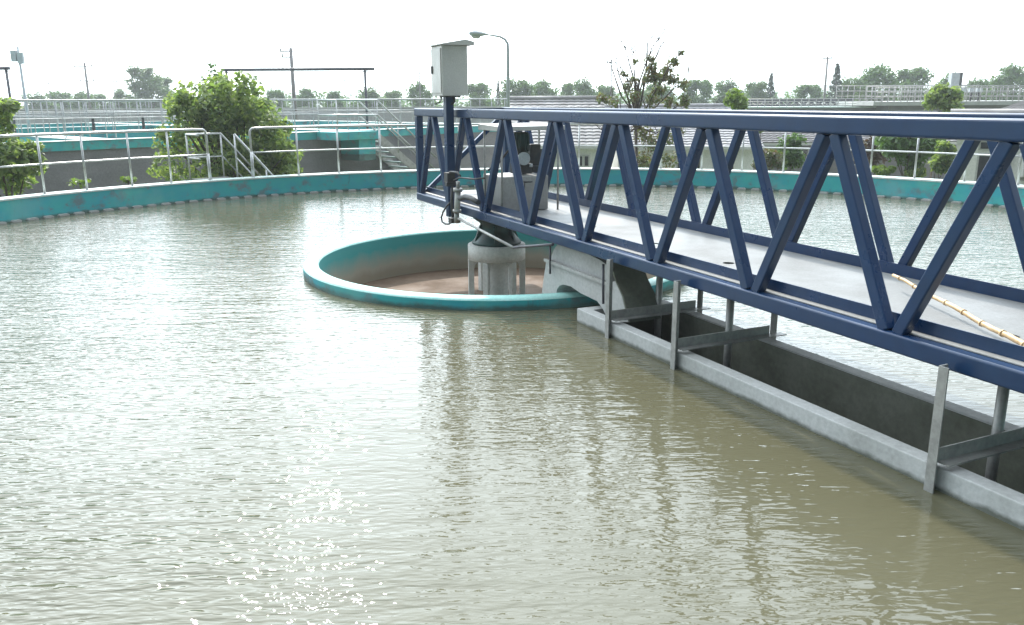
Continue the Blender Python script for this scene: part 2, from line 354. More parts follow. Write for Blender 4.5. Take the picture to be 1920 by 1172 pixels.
# the yard is a ring of ground round the sunk tank
bm_tmp = mb.bm; bm_tmp.clear()
outer = [Vector((1100 * cos(2 * pi * k / 64), 200 + 1100 * sin(2 * pi * k / 64), GZ)) for k in range(64)]
hole = [TC + Vector((10.5 * cos(-2 * pi * k / 64), 10.5 * sin(-2 * pi * k / 64), GZ)) for k in range(64)]
allp = outer + hole
vs_ = [mb.bm.verts.new(p) for p in allp]
for t in tessellate_polygon([outer, hole]): mb.bm.faces.new([vs_[i] for i in t])
g = obj('ground', mb, M['ground']); g['kind'] = 'structure'
mb = MB()
N = 60
for ridge, (Y, h0, seed) in enumerate(((760, 13, 1), (900, 20, 5))):
    rnd = random.Random(seed); ph = [rnd.uniform(0, 6.28) for _ in range(4)]
    pts = []
    for i in range(N + 1):
        x = -520 + 1040 * i / N
        z = h0 * (0.45 + 0.3 * sin(x / 90 + ph[0]) + 0.18 * sin(x / 37 + ph[1]) + 0.08 * sin(x / 14 + ph[2])) * (0.5 + 0.5 * min(1, max(0, (x + 150) / 300)))
        pts.append((x, max(0.5, z)))
    rows = [[mb.bm.verts.new((x, Y - 60, GZ)) for x, z in pts], [mb.bm.verts.new((x, Y, GZ + z)) for x, z in pts], [mb.bm.verts.new((x, Y + 90, GZ)) for x, z in pts]]
    for a, b in zip(rows, rows[1:]):
        for k in range(N): mb.bm.faces.new((a[k], a[k + 1], b[k + 1], b[k])).smooth = True
h = obj('hills', mb, M['hill']); h['kind'] = 'structure'

TS0, TS1, TD = 6.60, -2.2, (3.69, 3.80, 4.50, 4.61)             # launder: far end, near end, its four wall faces
mb = MB()
def arc(c, r, n, z=0, rev=False):
    return [Vector(c) + Vector((r * cos(2 * pi * k / n * (-1 if rev else 1)), r * sin(2 * pi * k / n * (-1 if rev else 1)), z)) for k in range(n)]
outer = arc(TC, TR + 0.05, 128)
h1 = arc(RC, RR - 0.05, 96, 0, True)
h2 = [B(TS0 - .05, TD[0] + .05, 0), B(TS0 - .05, TD[3] - .05, 0), B(-0.9, TD[3] - .02, 0), B(-0.9, TD[0] + .085, 0)]
allp = outer + h1 + h2
vs_ = [mb.bm.verts.new(p) for p in allp]
for t in tessellate_polygon([outer, h1, h2]): mb.bm.faces.new([vs_[i] for i in t])
wt = obj('water', mb, M['water']); wt['kind'] = 'structure'
for p in wt.data.polygons:
    if p.normal.z < 0: p.flip()

# ------------------------------------------------------------------ the big round tank
t = thing('tank_wall', TC + Vector((0, TR, GZ)), 'low round teal concrete tank wall with white rim enclosing the water', 'tank wall')
mb = MB(); mb.lathe(TC, [(TR, TZ - .012), (TR, -0.6)], 200); obj('inner_face', mb, M['teal'], t)
mb = MB(); mb.lathe(TC, [(TR + .34, GZ), (TR + .34, TZ - .012)], 160); obj('outer_face', mb, M['render'], t)
mb = MB(); mb.lathe(TC, [(TR - .012, TZ - .03), (TR - .012, TZ), (TR + .36, TZ), (TR + .36, TZ - .03)], 200, True, smooth=False); obj('coping', mb, M['cap'], t)
mb = MB(); mb.lathe(TC, [(TR, -1.2), (0.01, -1.2)], 64); obj('floor', mb, M['concrete_dark'], t)
rnd = random.Random(3)
a = radians(20)
while a < radians(195):
    wd = rnd.uniform(.15, .19); p = TC + Vector((cos(a), sin(a), 0)) * (TR - .03)
    tn = Vector((-sin(a), cos(a), 0)); rn = Vector((-cos(a), -sin(a), 0))
    mb = MB()
    q = [(-wd / 2, -.03), (wd / 2, -.03), (wd / 2, .012), (wd * .36, .03), (-wd * .36, .03), (-wd / 2, .012)]
    mb.hexa([p + tn * x + Vector((0, 0, z)) - rn * .03 for x, z in q], [p + tn * x + Vector((0, 0, z)) + rn * .05 for x, z in q])
    obj('bracket', mb, M['concrete'], t)
    a += rnd.uniform(.285, .315) / TR

# ------------------------------------------------------------------ railing on the rim
def wall_phi(px, py):
    p = onz(px, py, TZ) - TC; return atan2(p.y, p.x)
def rp(phi, z, r=TR + .16): return TC + Vector((r * cos(phi), r * sin(phi), z))
def railing(run, phis, label, round_a=False, round_b=False):
    c = rp((phis[0] + phis[-1]) / 2, TZ)
    t = thing('guard_railing', c, label, 'railing', 'guard railings round the tank rim')
    H = 1.05
    def path(z, p0, p1):
        n = max(2, int(abs(p1 - p0) / 0.03)); return [rp(p0 + (p1 - p0) * k / n, z) for k in range(n + 1)]
    top = path(TZ + H, phis[0], phis[-1])
    def corner(phi, inward):
        d = (rp(phi + inward * .01, 0) - rp(phi, 0)).normalized(); b = rp(phi, TZ + H)
        return [b + d * (.1 * (1 - cos(k * pi / 8))) - Vector((0, 0, .1 * (1 - sin(k * pi / 8)))) for k in range(4)]
    sg = 1 if phis[-1] > phis[0] else -1
    if round_a: top = [rp(phis[0], TZ + .01)] + corner(phis[0], sg) + [p for p in top if (p - top[0]).length > .12]
    if round_b: top = [p for p in top if (p - top[-1]).length > .12] + corner(phis[-1], -sg)[::-1] + [rp(phis[-1], TZ + .01)]
    obj('top_rail', MB().tube(top, .026), M['stainless'], t)
    obj('mid_rail', MB().tube(path(TZ + .53, phis[0], phis[-1]), .017), M['stainless'], t)
    for i, f in enumerate(phis):
        if (i == 0 and round_a) or (i == len(phis) - 1 and round_b):
            m = MB().tube([rp(f, TZ), rp(f, TZ + .55)], .034)
        else: m = MB().tube([rp(f, TZ), rp(f, TZ + H - .02)], .021)
        m.tube([rp(f, TZ), rp(f, TZ + .012)], .05, 12)
        obj('post', m, M['stainless'], t)
    return t
L = [wall_phi(*p) for p in ((-75, 368), (29, 359), (124, 352), (219, 345), (295, 339), (366, 333))]
railing('a', L, 'stainless railing run on the rim left of the stair opening', round_b=True)
Rr = [wall_phi(*p) for p in ((452, 328), (538, 322.5), (619, 319.5), (700, 316), (776, 313), (853, 311.5), (931, 311), (1009, 310.5), (1086, 311), (1165, 312), (1243, 313), (1323, 314), (1404, 315), (1487, 317), (1570, 320), (1661, 324), (1754, 328), (1855, 334), (1960, 342))]
railing('b', Rr, 'long stainless railing run behind the blue bridge, right of the stair opening', round_a=True)

# access stair over the rim
pa, pb = wall_phi(372, 333), wall_phi(428, 329)
t = thing('access_stair', rp(pa, GZ, TR + .9), 'short steel access stair with tube handrails outside the rim by the bush', 'stair')
tdir = (rp(pb, 0) - rp(pa, 0)).normalized(); nout = (rp(pa, 0) - TC); nout.z = 0; nout.normalize()
A0 = rp(pa, TZ - .06, TR + .42)
def SP(x, y, z): return A0 + tdir * x + nout * y + Vector((0, 0, z))
obj('platform', MB().box(SP(.33, .38, 0), (.75, .76, .05), (tdir, nout)), M['steel'], t)
for y in (0.02, 0.74):
    obj('stringer', MB().bar(SP(.7, y, -.02), SP(2.3, y, -1.9), .03, .16, nout), M['steel'], t)
for k in range(8):
    obj('tread', MB().box(SP(.75 + k * .2, .38, -.2 - k * .215), (.22, .68, .025), (tdir, nout)), M['steel'], t)
Zr = .98
def hr(y, x0, first):
    pts = ([SP(x0, y, Zr)] if first else []) + [SP(.68, y, Zr), SP(2.3, y, Zr - 1.88)]
    obj('handrail', MB().tube(pts, .026), M['stainless'], t)
    pm = ([SP(x0, y, Zr - .5)] if first else []) + [SP(.68, y, Zr - .5), SP(2.3, y, Zr - 2.38)]
    obj('handrail', MB().tube(pm, .018), M['stainless'], t)
    for x in ([x0] if first else []) + [.68, 1.35, 2.1]:
        zz = Zr - max(0, x - .68) * 1.16
        obj('post', MB().tube([SP(x, y, zz), SP(x, y, zz - 1.0)], .02), M['stainless'], t)
hr(.74, -.08, True)
hr(.02, .6, False)
obj('handrail', MB().tube([SP(-.08, .74, Zr), SP(-.08, .10, Zr)], .024), M['stainless'], t)
obj('handrail', MB().tube([SP(-.08, .74, Zr - .5), SP(-.08, .10, Zr - .5)], .016), M['stainless'], t)

# ------------------------------------------------------------------ the inner ring and the centre column
t = thing('feed_well', RC + Vector((0, 0, -1)), 'round teal concrete ring wall standing in the middle of the tank', 'ring wall')
mb = MB(); mb.lathe(RC, [(RR, -.9), (RR, RZ - .02)], 128); obj('outer_face', mb, M['teal'], t)
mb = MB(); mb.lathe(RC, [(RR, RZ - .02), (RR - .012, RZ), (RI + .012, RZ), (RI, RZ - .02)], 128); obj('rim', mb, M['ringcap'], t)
mb = MB(); mb.lathe(RC, [(RI, RZ - .02), (RI, -.9)], 128); obj('inner_face', mb, M['ring_inner'], t)
mb = MB(); mb.disc(RC + Vector((0, 0, -.47)), RI, 96)
s = obj('water.scum', mb, M['scum']); s.name = 'water'; s['kind'] = 'structure'

CC = onz(932, 552, -.47); CC.z = 0
t = thing('centre_column', CC + Vector((0, 0, -.9)), 'grey concrete column with slender legs in the centre of the ring', 'column')
CZ0, CZ1 = -.9, .21
obj('shaft', MB().lathe(CC, [(.155, CZ0), (.15, CZ1 - .15)], 28), M['concrete_col'], t)
mb = MB(); mb.lathe(CC, [(.30, CZ1 - .21), (.372, CZ1 - .195), (.372, CZ1 - .01), (.36, CZ1), (.02, CZ1)], 40); mb.lathe(CC, [(.30, CZ1 - .21), (.16, CZ1 - .21)], 40)
obj('drum', mb, M['concrete_col'], t)
for k in range(6):
    an = radians(k * 60 + 8); dr = Vector((cos(an), sin(an), 0)); tn = Vector((-sin(an), cos(an), 0))
    mb = MB()
    poly = []
    for x, z in ((.372, CZ1 - .20), (.372, CZ0), (.30, CZ0), (.30, CZ1 - .33), (.285, CZ1 - .27), (.25, CZ1 - .235), (.16, CZ1 - .22), (.16, CZ1 - .20)):
        poly.append(CC + dr * x + Vector((0, 0, z)) - tn * .035)
    mb.prism(poly, tn * .07); obj('leg', mb, M['concrete_col'], t, .006)
t = thing('turntable', CC + Vector((0, 0, CZ1)), 'dark oily green bearing turret between the column and the bridge', 'turntable')
mb = MB(); mb.lathe(CC, [(.02, CZ1 + .004), (.315, CZ1 + .004), (.315, CZ1 + .03), (.21, CZ1 + .15), (.21, CZ1 + .27), (.30, CZ1 + .33), (.30, .615), (.02, .615)], 36); obj('housing', mb, M['drive'], t)
for k in range(6):
    an = radians(k * 60 + 20); dr = Vector((cos(an), sin(an), 0)); tn = Vector((-sin(an), cos(an), 0))
    obj('rib', MB().prism([CC + dr * .20 + Vector((0, 0, .46)), CC + dr * .23 + Vector((0, 0, .46)), CC + dr * .31 + Vector((0, 0, CZ1 + .03)), CC + dr * .2 + Vector((0, 0, CZ1 + .03))], tn * .03), M['drive'], t)

# ------------------------------------------------------------------ launder, arch channel, hangers
t = thing('launder', B(TS0, 4.15, -.9), 'long open grey concrete launder channel lying in the water under the bridge', 'channel')
def slab(s0, s1, d0, d1, z0, z1):
    k = lambda s: (TS0 - s) * .005                              # the channel is not quite parallel to the bridge
    q = [(s0, d0 + k(s0)), (s1, d0 + k(s1)), (s1, d1 + k(s1)), (s0, d1 + k(s0))]
    return MB().hexa([B(s, d, z0) for s, d in q], [B(s, d, z1) for s, d in q])
TZ2 = .128
for nm, d0, d1, inner in (('side_wall', TD[0], TD[1], 1), ('side_wall', TD[2], TD[3], 0)):
    wl = obj(nm, slab(TS0, TS1, d0, d1, -.9, TZ2), M['concrete_pale'], t, .008)
    f = TD[1] + .002 if inner else TD[2] - .002
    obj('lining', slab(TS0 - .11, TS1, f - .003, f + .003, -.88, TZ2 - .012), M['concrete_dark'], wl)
obj('end_wall', slab(TS0, TS0 - .11, TD[1] + .002, TD[2] - .002, -.9, TZ2 - .003), M['concrete_pale'], t)
obj('floor', slab(TS0 - .11, TS1, TD[1], TD[2], -.9, -.8), M['concrete_dark'], t)
mb = MB(); mb.face([B(TS0 - .11, TD[1] + .005, -.62), B(TS1, TD[1] + .005, -.62), B(TS1, TD[2] - .005, -.62), B(TS0 - .11, TD[2] - .005, -.62)])
s = obj('water', mb, M['water_low']); s['kind'] = 'structure'

AD0, AD1 = 3.86, 4.18                                           # arch channel: near and far face
def pd(px, py): v = ond(px, py, AD0); return v
t = thing('arch_channel', B(7.2, 4.15, -.5), 'pale concrete arched channel bridging the ring wall and the launder', 'channel')
low = [(1024.6, 487), (1020, 517), (1016, 549), (1013, 575), (1042, 580), (1044, 543), (1049, 536), (1056, 533.5), (1070, 537), (1089, 550), (1106, 558), (1120, 565), (1129, 577), (1135, 589), (1140, 604), (1178, 604), (1174, 590), (1166, 556), (1153, 527), (1141, 531.5)]
mb = MB(); mb.prism([pd(*p) for p in low], NV * (AD1 - AD0)); obj('arch', mb, M['concrete_pale'], t)
upp = [(1027, 487), (1033, 470), (1040, 459), (1056, 457), (1118, 487), (1132, 497), (1137, 507), (1139, 531)]
mb = MB(); mb.prism([pd(*p) + NV * .03 for p in upp], NV * (AD1 - AD0 - .06)); obj('upper_channel', mb, M['concrete_pale'], t)
mb = MB(); mb.bar(pd(1024, 487) - NV * .012, pd(1142, 532) - NV * .012, .03, .03); obj('ledge', mb, M['concrete'], t)
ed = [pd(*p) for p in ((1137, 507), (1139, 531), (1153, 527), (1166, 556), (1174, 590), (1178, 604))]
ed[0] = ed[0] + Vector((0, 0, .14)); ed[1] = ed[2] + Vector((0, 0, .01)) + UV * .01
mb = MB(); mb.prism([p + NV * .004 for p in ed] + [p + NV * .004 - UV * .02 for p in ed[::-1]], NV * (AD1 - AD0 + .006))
obj('end_shade_panel', mb, M['concrete_dark'], t)  # dark sheet added over the end face, its shade put into the colour

def hanger(s, label):
    t = thing('hanger_frame', B(s, 3.73, 0), label, 'hanger frame', 'grey hanger frames under the bridge')
    mb = MB(); mb.bar(B(s, 3.655, -.12), B(s, 3.655, .685), .055, .008, UV).bar(B(s + .028, 3.685, -.12), B(s + .028, 3.685, .685), .008, .06, UV); obj('post', mb, M['steel'], t)
    obj('post', MB().tube([B(s + .05, 4.215, -.55), B(s + .05, 4.215, .70)], .03, 12), M['steel'], t)
    mb = MB(); mb.bar(B(s + .04, 4.66, .10), B(s + .04, 4.66, .70), .055, .02, UV); obj('post', mb, M['steel'], t)
    mb = MB(); mb.bar(B(s - .035, 3.69, .165), B(s - .035, 4.70, .165), .075, .008, UV).bar(B(s - .0, 3.69, .205), B(s - .0, 4.58, .205), .008, .07, UV); obj('cross_beam', mb, M['steel'], t)
hanger(6.0, 'grey steel hanger frame in front of the arched channel')
hanger(5.03, 'grey steel hanger frame between the arched channel and the nearest frame')
hanger(2.745, 'nearest grey steel hanger frame, standing tall at the right edge')

# ------------------------------------------------------------------ the blue truss bridge
t = thing('truss_bridge', B(S0 + 1.5 * DS, D0, ZB - .1), 'navy blue steel truss bridge with pale deck crossing over the tank', 'bridge')
SE, SN = S0 + 1.5 * DS, -1.9
CH = .105
nodes_t = range(-1, 10); dia_w = .072
for d in (D0, D0 + WID):
    obj('top_chord', MB().bar(B(SE + .05, d, ZT + CH / 2), B(SN, d, ZT + CH / 2), CH, CH), M['navy'], t, .015)
    obj('bottom_chord', MB().bar(B(SE + .05, d, ZB - CH / 2), B(SN, d, ZB - CH / 2), CH, CH), M['navy'], t, .013)
    obj('end_post', MB().bar(B(SE, d, ZB), B(SE, d, ZT), .09, .09, NV), M['navy'], t, .005)
    for n in nodes_t:
        st = S0 - DS * n
        for sg in (-1, 1):
            sb = S0 - DS * (n + .5 * sg)
            p, q = B(st - sg * .045, d, ZT + .004), B(sb + sg * .045, d, ZB - .004)
            obj('diagonal', MB().bar(p, q, dia_w, dia_w, NV), M['navy'], t, .009)
for z in (ZT + CH / 2, ZB - CH / 2):
    obj('cross_beam', MB().bar(B(SE + .0, D0 + CH / 2, z), B(SE + .0, D0 + WID - CH / 2, z), .09, .09), M['navy'], t)
obj('end_brace', MB().bar(B(SE - .01, D0 + .06, ZB), B(SE - .01, D0 + WID - .06, ZT), .05, .06, UV), M['navy'], t, .004)
for n in np.arange(-.5, 10, 2):
    s = S0 - DS * n
    obj('cross_beam', MB().bar(B(s, D0 + CH / 2, ZB - .06), B(s, D0 + WID - CH / 2, ZB - .06), .06, .07), M['navy'], t)
# deck plate with its drain holes
E0, E1, F0, F1 = SE - .05, SN, D0 + .085, D0 + WID - .055
holes = [(2.85, 4.29), (5.21, 4.28), (6.24, 4.28), (7.4, 4.30), (.9, 4.29)]
out = [B(E0, F0, 0), B(E1, F0, 0), B(E1, F1, 0), B(E0, F1, 0)]
loops = [out] + [[B(s, d, 0) + Vector((.047 * cos(-2 * pi * k / 20), .047 * sin(-2 * pi * k / 20), 0)) for k in range(20)] for s, d in holes]
mb = MB()
DZ = .742
flat = [p for l in loops for p in l]
for z, in ((DZ,), (DZ - .012,)):
    vv = [mb.bm.verts.new(p + Vector((0, 0, z))) for p in flat]
    for tr in tessellate_polygon(loops): mb.bm.faces.new([vv[i] for i in tr])
    if z == DZ: va = vv
    else: vb = vv
k0 = 0
for l in loops:
    n = len(l)
    for k in range(n): mb.bm.faces.new((va[k0 + k], va[k0 + (k + 1) % n], vb[k0 + (k + 1) % n], vb[k0 + k]))
    k0 += n
obj('deck', mb, M['deck'], t)
for d, z0, z1 in ((D0 + .085, .735, .826), (D0 + WID - .052, .735, .826)):
    obj('toe_board', MB().hexa([B(SE, d - .004, z0), B(SN, d - .004, z0), B(SN, d + .004, z0), B(SE, d + .004, z0)], [B(SE, d - .004, z1), B(SN, d - .004, z1), B(SN, d + .004, z1), B(SE, d + .004, z1)]), M['navy'], t)
obj('angle_strip', MB().hexa([B(SE, D0 + .02, ZB + .003), B(SN, D0 + .02, ZB + .003), B(SN, D0 + .079, ZB + .003), B(SE, D0 + .079, ZB + .003)], [B(SE, D0 + .02, ZB + .009), B(SN, D0 + .02, ZB + .009), B(SN, D0 + .079, ZB + .009), B(SE, D0 + .079, ZB + .009)]), M['steel'], t)

# bamboo pole on the deck
p0, p1 = onz(1675, 516, .84), onz(1918, 646, .775)
e = p1 - p0; n_ = 14; rnd = random.Random(4)
mb = MB(); pts = [p0 + e * (1.35 * k / 40) + Vector((rnd.uniform(-.003, .003), rnd.uniform(-.003, .003), .004 * sin(k * .5))) for k in range(41)]
mb.tube(pts, .011, 8, True, .019)
for k in range(2, 40, 4):
    mb.tube([pts[k] - e.normalized() * .006, pts[k] + e.normalized() * .006], .015 + .008 * k / 40, 8)
tag(obj('bamboo_pole', mb, M['bamboo']), 'dry yellow bamboo pole lying across the bridge deck', 'bamboo pole')

# ------------------------------------------------------------------ control box on its post
s0, dB = 9.80, 3.665
t = thing('control_box', B(s0, dB, .6), 'grey steel control box on a tall navy post beside the bridge end', 'control box')
obj('post', MB().bar(B(s0, dB, .60), B(s0, dB, 2.05), .10, .10, NV), M['navy'], t, .006)
BC = B(s0 + .02, dB + .03, 0); bu, bn = .37, .325
mb = MB(); mb.box(BC + Vector((0, 0, 2.345)), (bn, bu, .575), (NV, UV)); bx = obj('cabinet', mb, M['boxsteel'], t, .008)
mb = MB(); mb.box(BC - NV * (bn / 2 + .006) + Vector((0, 0, 2.345)), (.012, bu - .05, .51), (NV, UV)); dr_ = obj('door', mb, M['boxsteel'], t, .003)
mb = MB(); mb.box(BC - NV * (bn / 2 + .018) + UV * .12 + Vector((0, 0, 2.36)), (.02, .025, .09), (NV, UV)); obj('latch', mb, M['black'], dr_)
hood = [(-bu / 2 - .06, 2.645), (bu / 2 + .03, 2.637), (bu / 2 + .03, 2.655), (-bu / 2 - .06, 2.70)]
mb = MB(); mb.prism([BC - NV * (bn / 2 + .03) + UV * a + Vector((0, 0, z)) for a, z in ((-bu / 2 - .05, 2.634), (bu / 2 + .03, 2.634), (bu / 2 + .03, 2.648), (-bu / 2 - .05, 2.648))], NV * (bn + .10))
mb.prism([BC - UV * (bu / 2 + .05) + NV * a + Vector((0, 0, z)) for a, z in ((-bn / 2 - .03, 2.646), (bn / 2 + .07, 2.646), (bn / 2 + .07, 2.675), (bn / 2 - .04, 2.70))], UV * (bu + .08))
obj('rain_hood', mb, M['boxsteel'], t, .003)
mb = MB(); mb.box(BC + Vector((0, 0, 2.052)), (.2, .2, .02), (NV, UV)); obj('bracket', mb, M['black'], t)
mb = MB(); mb.tube([B(s0 - .06, dB + .05, 2.06), B(s0 - .07, dB + .05, 1.99), B(s0 - .02, dB, 1.93)], .014); obj('cable', mb, M['black'], t)
mb = MB(); mb.tube([B(s0 + .05, dB - .06, 2.06), B(s0 + .06, dB - .08, 1.99), B(s0 + .1, dB - .14, 1.96)], .008)
obj('cable', mb, M['black'], t)

# grease pump, hose and pipe at the post's foot
t = thing('grease_pump', B(s0 - .06, dB - .09, .6), 'small pale cylinder pump with black hose loop at the post foot', 'pump')
G = lambda px, py: ond(px, py, dB - .08)
obj('cylinder', MB().tube([G(857, 396), G(858.5, 357)], .036, 16), M['white'], t)
obj('collar', MB().tube([G(857, 398), G(857, 393)], .052, 16), M['steel'], t)
obj('collar', MB().tube([G(858.5, 359), G(858.6, 353)], .055, 16), M['steel'], t)
obj('spindle', MB().tube([G(858.7, 353), G(859, 340)], .022, 12), M['steel'], t)
obj('outlet', MB().tube([G(856.5, 398), G(856, 418)], .03, 12), M['steel'], t)
mb = MB(); mb.box(G(843, 333), (.10, .12, .12), (NV, UV)); mb.box(G(846, 345), (.14, .08, .05), (NV, UV)); mb.tube([G(838, 327), G(845, 322), G(857, 323), G(863, 330)], .012); mb.tube([G(848, 350), G(847, 380), G(850, 415)], .018); mb.box(G(852, 413), (.12, .1, .06), (NV, UV))
obj('valve_block', mb, M['black'], t)
hose = [G(846, 378), G(838, 386), G(831, 397), G(827.5, 408), G(829, 416), G(835, 420), G(842, 420), G(850, 414)]
obj('hose', MB().tube(hose, .011), M['black'], t)
obj('hose', MB().tube([G(851, 338), G(862, 333), G(880, 336) + NV * .05, G(893, 335) + NV * .1], .010), M['black'], t)
obj('hose', MB().tube([G(862, 372), G(872, 369), G(884, 372), G(897, 380)], .03), M['black'], t)
t = thing('drain_pipe', G(862, 410), 'thin pale pipe slanting under the bridge towards the arched channel', 'pipe')
obj('pipe', MB().tube([G(860, 410), G(963, 464.5)], .016), M['steel'], t)
obj('pipe', MB().tube([G(963, 464.5), G(975, 463), G(1010, 460.5), G(1037, 458.5)], .014), M['darkpipe'], t)
obj('pipe', MB().tube([pd(1036.5, 458) - NV * .03, pd(1036.5, 513) - NV * .03], .011), M['darkpipe'], t)
obj('pipe', MB().tube([pd(1136.5, 495) - NV * .03, pd(1136.5, 569) - NV * .03], .012), M['darkpipe'], t)

# ------------------------------------------------------------------ drive unit and its rain shelter on the deck
DC = B(9.05, 4.28, 0)
def DB(u, n, z): return DC + UV * u + NV * n + Vector((0, 0, z))
t = thing('drive_unit', DB(0, 0, DZ), 'grey cabinet drive unit with motor on top standing on the deck', 'drive unit')
mb = MB(); mb.box(DB(.08, -.04, DZ + .205), (.60, .56, .40), (NV, UV)); obj('cabinet', mb, M['cabinet_grey'], t, .012)
mb = MB(); mb.tube([DB(-.205, -.06, DZ + .34), DB(-.235, -.06, DZ + .34), DB(-.235, .03, DZ + .34), DB(-.205, .03, DZ + .34)], .008); mb.tube([DB(-.225, -.06, DZ + .335), DB(-.23, -.07, DZ + .21)], .006); obj('handle', mb, M['black'], t)
mb = MB(); mb.box(DB(0, .0, DZ + .48), (.2, .2, .12), (NV, UV)); mb.tube([DB(0, 0, DZ + .5), DB(0, 0, DZ + .68)], .07, 16); mb.box(DB(.05, .2, DZ + .46), (.1, .1, .08), (NV, UV)); obj('gearbox', mb, M['black'], t, .01)
mb = MB(); mb.tube([DB(0, 0, DZ + .66), DB(0, 0, DZ + .90)], .085, 20)
for k in range(12):
    an = k * pi / 6; dr = UV * cos(an) + NV * sin(an)
    mb.bar(DB(0, 0, DZ + .68) + dr * .09, DB(0, 0, DZ + .88) + dr * .09, .006, .02, UV * -sin(an) + NV * cos(an))
obj('motor', mb, M['drive'], t)
mb = MB(); mb.tube([DB(-.10, -.02, DZ + .60), DB(-.13, -.02, DZ + .60)], .075, 20); mb.tube([DB(-.12, .07, DZ + .50), DB(-.12, .07, DZ + .54)], .02); obj('hand_wheel', mb, M['lamp'], t)
mb = MB(); mb.box(DB(.15, .24, DZ + .6), (.14, .1, .3), (NV, UV)); obj('terminal_box', mb, M['black'], t, .01)
mb = MB(); mb.tube([DB(.02, -.42, DZ + .47), DB(-.02, -.3, DZ + .55), DB(.0, -.12, DZ + .74), DB(0, -.06, DZ + .8)], .013); obj('cable', mb, M['black'], t)
t = thing('rain_shelter', DB(0, 0, DZ), 'flat pale sheet canopy on thin legs above the drive unit', 'canopy')
mb = MB(); mb.hexa([DB(a, b, DZ + .925) for a, b in ((-.3, -.42), (-.3, .42), (.3, .42), (.3, -.42))], [DB(a, b, DZ + .975 + (.02 if a > 0 else 0)) for a, b in ((-.3, -.42), (-.3, .42), (.3, .42), (.3, -.42))]); obj('roof', mb, M['boxsteel'], t, .006)
for a in (-.25, .25):
    for b in (-.36, .36): obj('leg', MB().tube([DB(a, b, DZ), DB(a, b, DZ + .93)], .012), M['steel'], t)

# ------------------------------------------------------------------ foliage
def leaves(name, clumps, size, mat, seed, parent=None, flat=0.5, shell=0.55):
    """clumps: (centre, (rx,ry,rz), count) - leaf-sized rhombs through each clump's volume"""
    rg = np.random.default_rng(seed); V = []
    for c, r, n in clumps:
        d = rg.normal(size=(n, 3)); d /= np.linalg.norm(d, axis=1)[:, None]
        rad = shell + (1 - shell) * rg.random(n) ** 0.7; rad *= 1 + rg.normal(size=n) * .09
        p = np.array(c) + d * rad[:, None] * np.array(r)
        nrm = d * .7 + rg.normal(size=(n, 3)) * .7; nrm[:, 2] += flat; nrm /= np.linalg.norm(nrm, axis=1)[:, None]
        t = np.cross(nrm, rg.normal(size=(n, 3))); t /= np.linalg.norm(t, axis=1)[:, None]; b = np.cross(nrm, t)
        L = size * (.6 + .8 * rg.random(n))[:, None]
        V.append(np.stack([p - t * L * .5, p + b * L * .27 + nrm * L * .06, p + t * L * .5, p - b * L * .27 + nrm * L * .06], 1))
    V = np.concatenate(V); k = len(V)
    me = bpy.data.meshes.new(name); me.from_pydata(V.reshape(-1, 3).tolist(), [], np.arange(4 * k).reshape(k, 4).tolist())
    return link(name, me, mat, parent)
def wood(name, base, tips, r0, parent, fork=.35, mat=None, seed=0):
    rnd = random.Random(seed); mb = MB(); base = Vector(base)
    top = sum((Vector(t) for t in tips), Vector()) / len(tips)
    fk = base + (top - base) * fork; fk.x = base.x + (top.x - base.x) * fork * .5
    mb.tube([base, base + (fk - base) * .5 + Vector((rnd.uniform(-.04, .04), rnd.uniform(-.04, .04), 0)), fk], r0, 8, True, r0 * .75)
    for tp in tips:
        tp = Vector(tp); m = fk + (tp - fk) * .5 + Vector((rnd.uniform(-.1, .1), rnd.uniform(-.1, .1), rnd.uniform(0, .15)))
        mb.tube([fk, m, tp], r0 * .5, 6, True, r0 * .1)
    return obj(name, mb, mat or M['bark'], parent)
def clump_cloud(c, rad, n, cr, cnt, seed, zbias=0):
    rg = random.Random(seed); out = []
    for i in range(n):
        while True:
            d = Vector((rg.uniform(-1, 1), rg.uniform(-1, 1), rg.uniform(-1, 1)))
            if .25 < d.length < 1: break
        f = rg.uniform(.75, 1.25)
        out.append((Vector(c) + Vector((d.x * rad[0], d.y * rad[1], d.z * rad[2] + zbias)), (cr * f, cr * f, cr * f * .85), int(cnt * f)))
    return out

# the bush beside the access stair
bc = at(432, 255, 20.6)
t = thing('leafy_bush', (bc.x, bc.y, GZ), 'big fresh green leafy bush beyond the rim behind the access stair', 'bush')
cl = clump_cloud(bc + Vector((-.1, 0, -.35)), (1.3, 1.1, 1.5), 30, .42, 190, 5)
for px, py, r, n in ((340, 195, .38, 170), (372, 182, .4, 190), (405, 165, .36, 170), (440, 178, .42, 200), (462, 200, .45, 210), (420, 205, .5, 240), (350, 225, .5, 240), (490, 235, .4, 190), (515, 262, .36, 170), (535, 290, .32, 150), (545, 305, .22, 80), (320, 270, .4, 190), (315, 305, .4, 170), (330, 185, .25, 80), (470, 165, .28, 90)):
    p = at(px, py, bc.y + random.uniform(-.7, .3)); cl.append((p, (r, r, r * .85), n))
rg = random.Random(9)
for c, r_, n_ in list(cl):                                      # loose leaf sprays standing out of the mass
    for _ in range(3):
        d = Vector((rg.gauss(0, 1), rg.gauss(0, 1) - .5, rg.gauss(0, 1) + .3)).normalized()
        cl.append((Vector(c) + d * r_[0] * rg.uniform(.85, 1.25), (rg.uniform(.11, .2),) * 3, rg.randint(22, 50)))
leaves('crown', cl, .14, M['leaf'], 11, t, .6)
wood('trunk', (bc.x, bc.y, GZ), [c for c, r, n in cl[::5]], .09, t, .3)
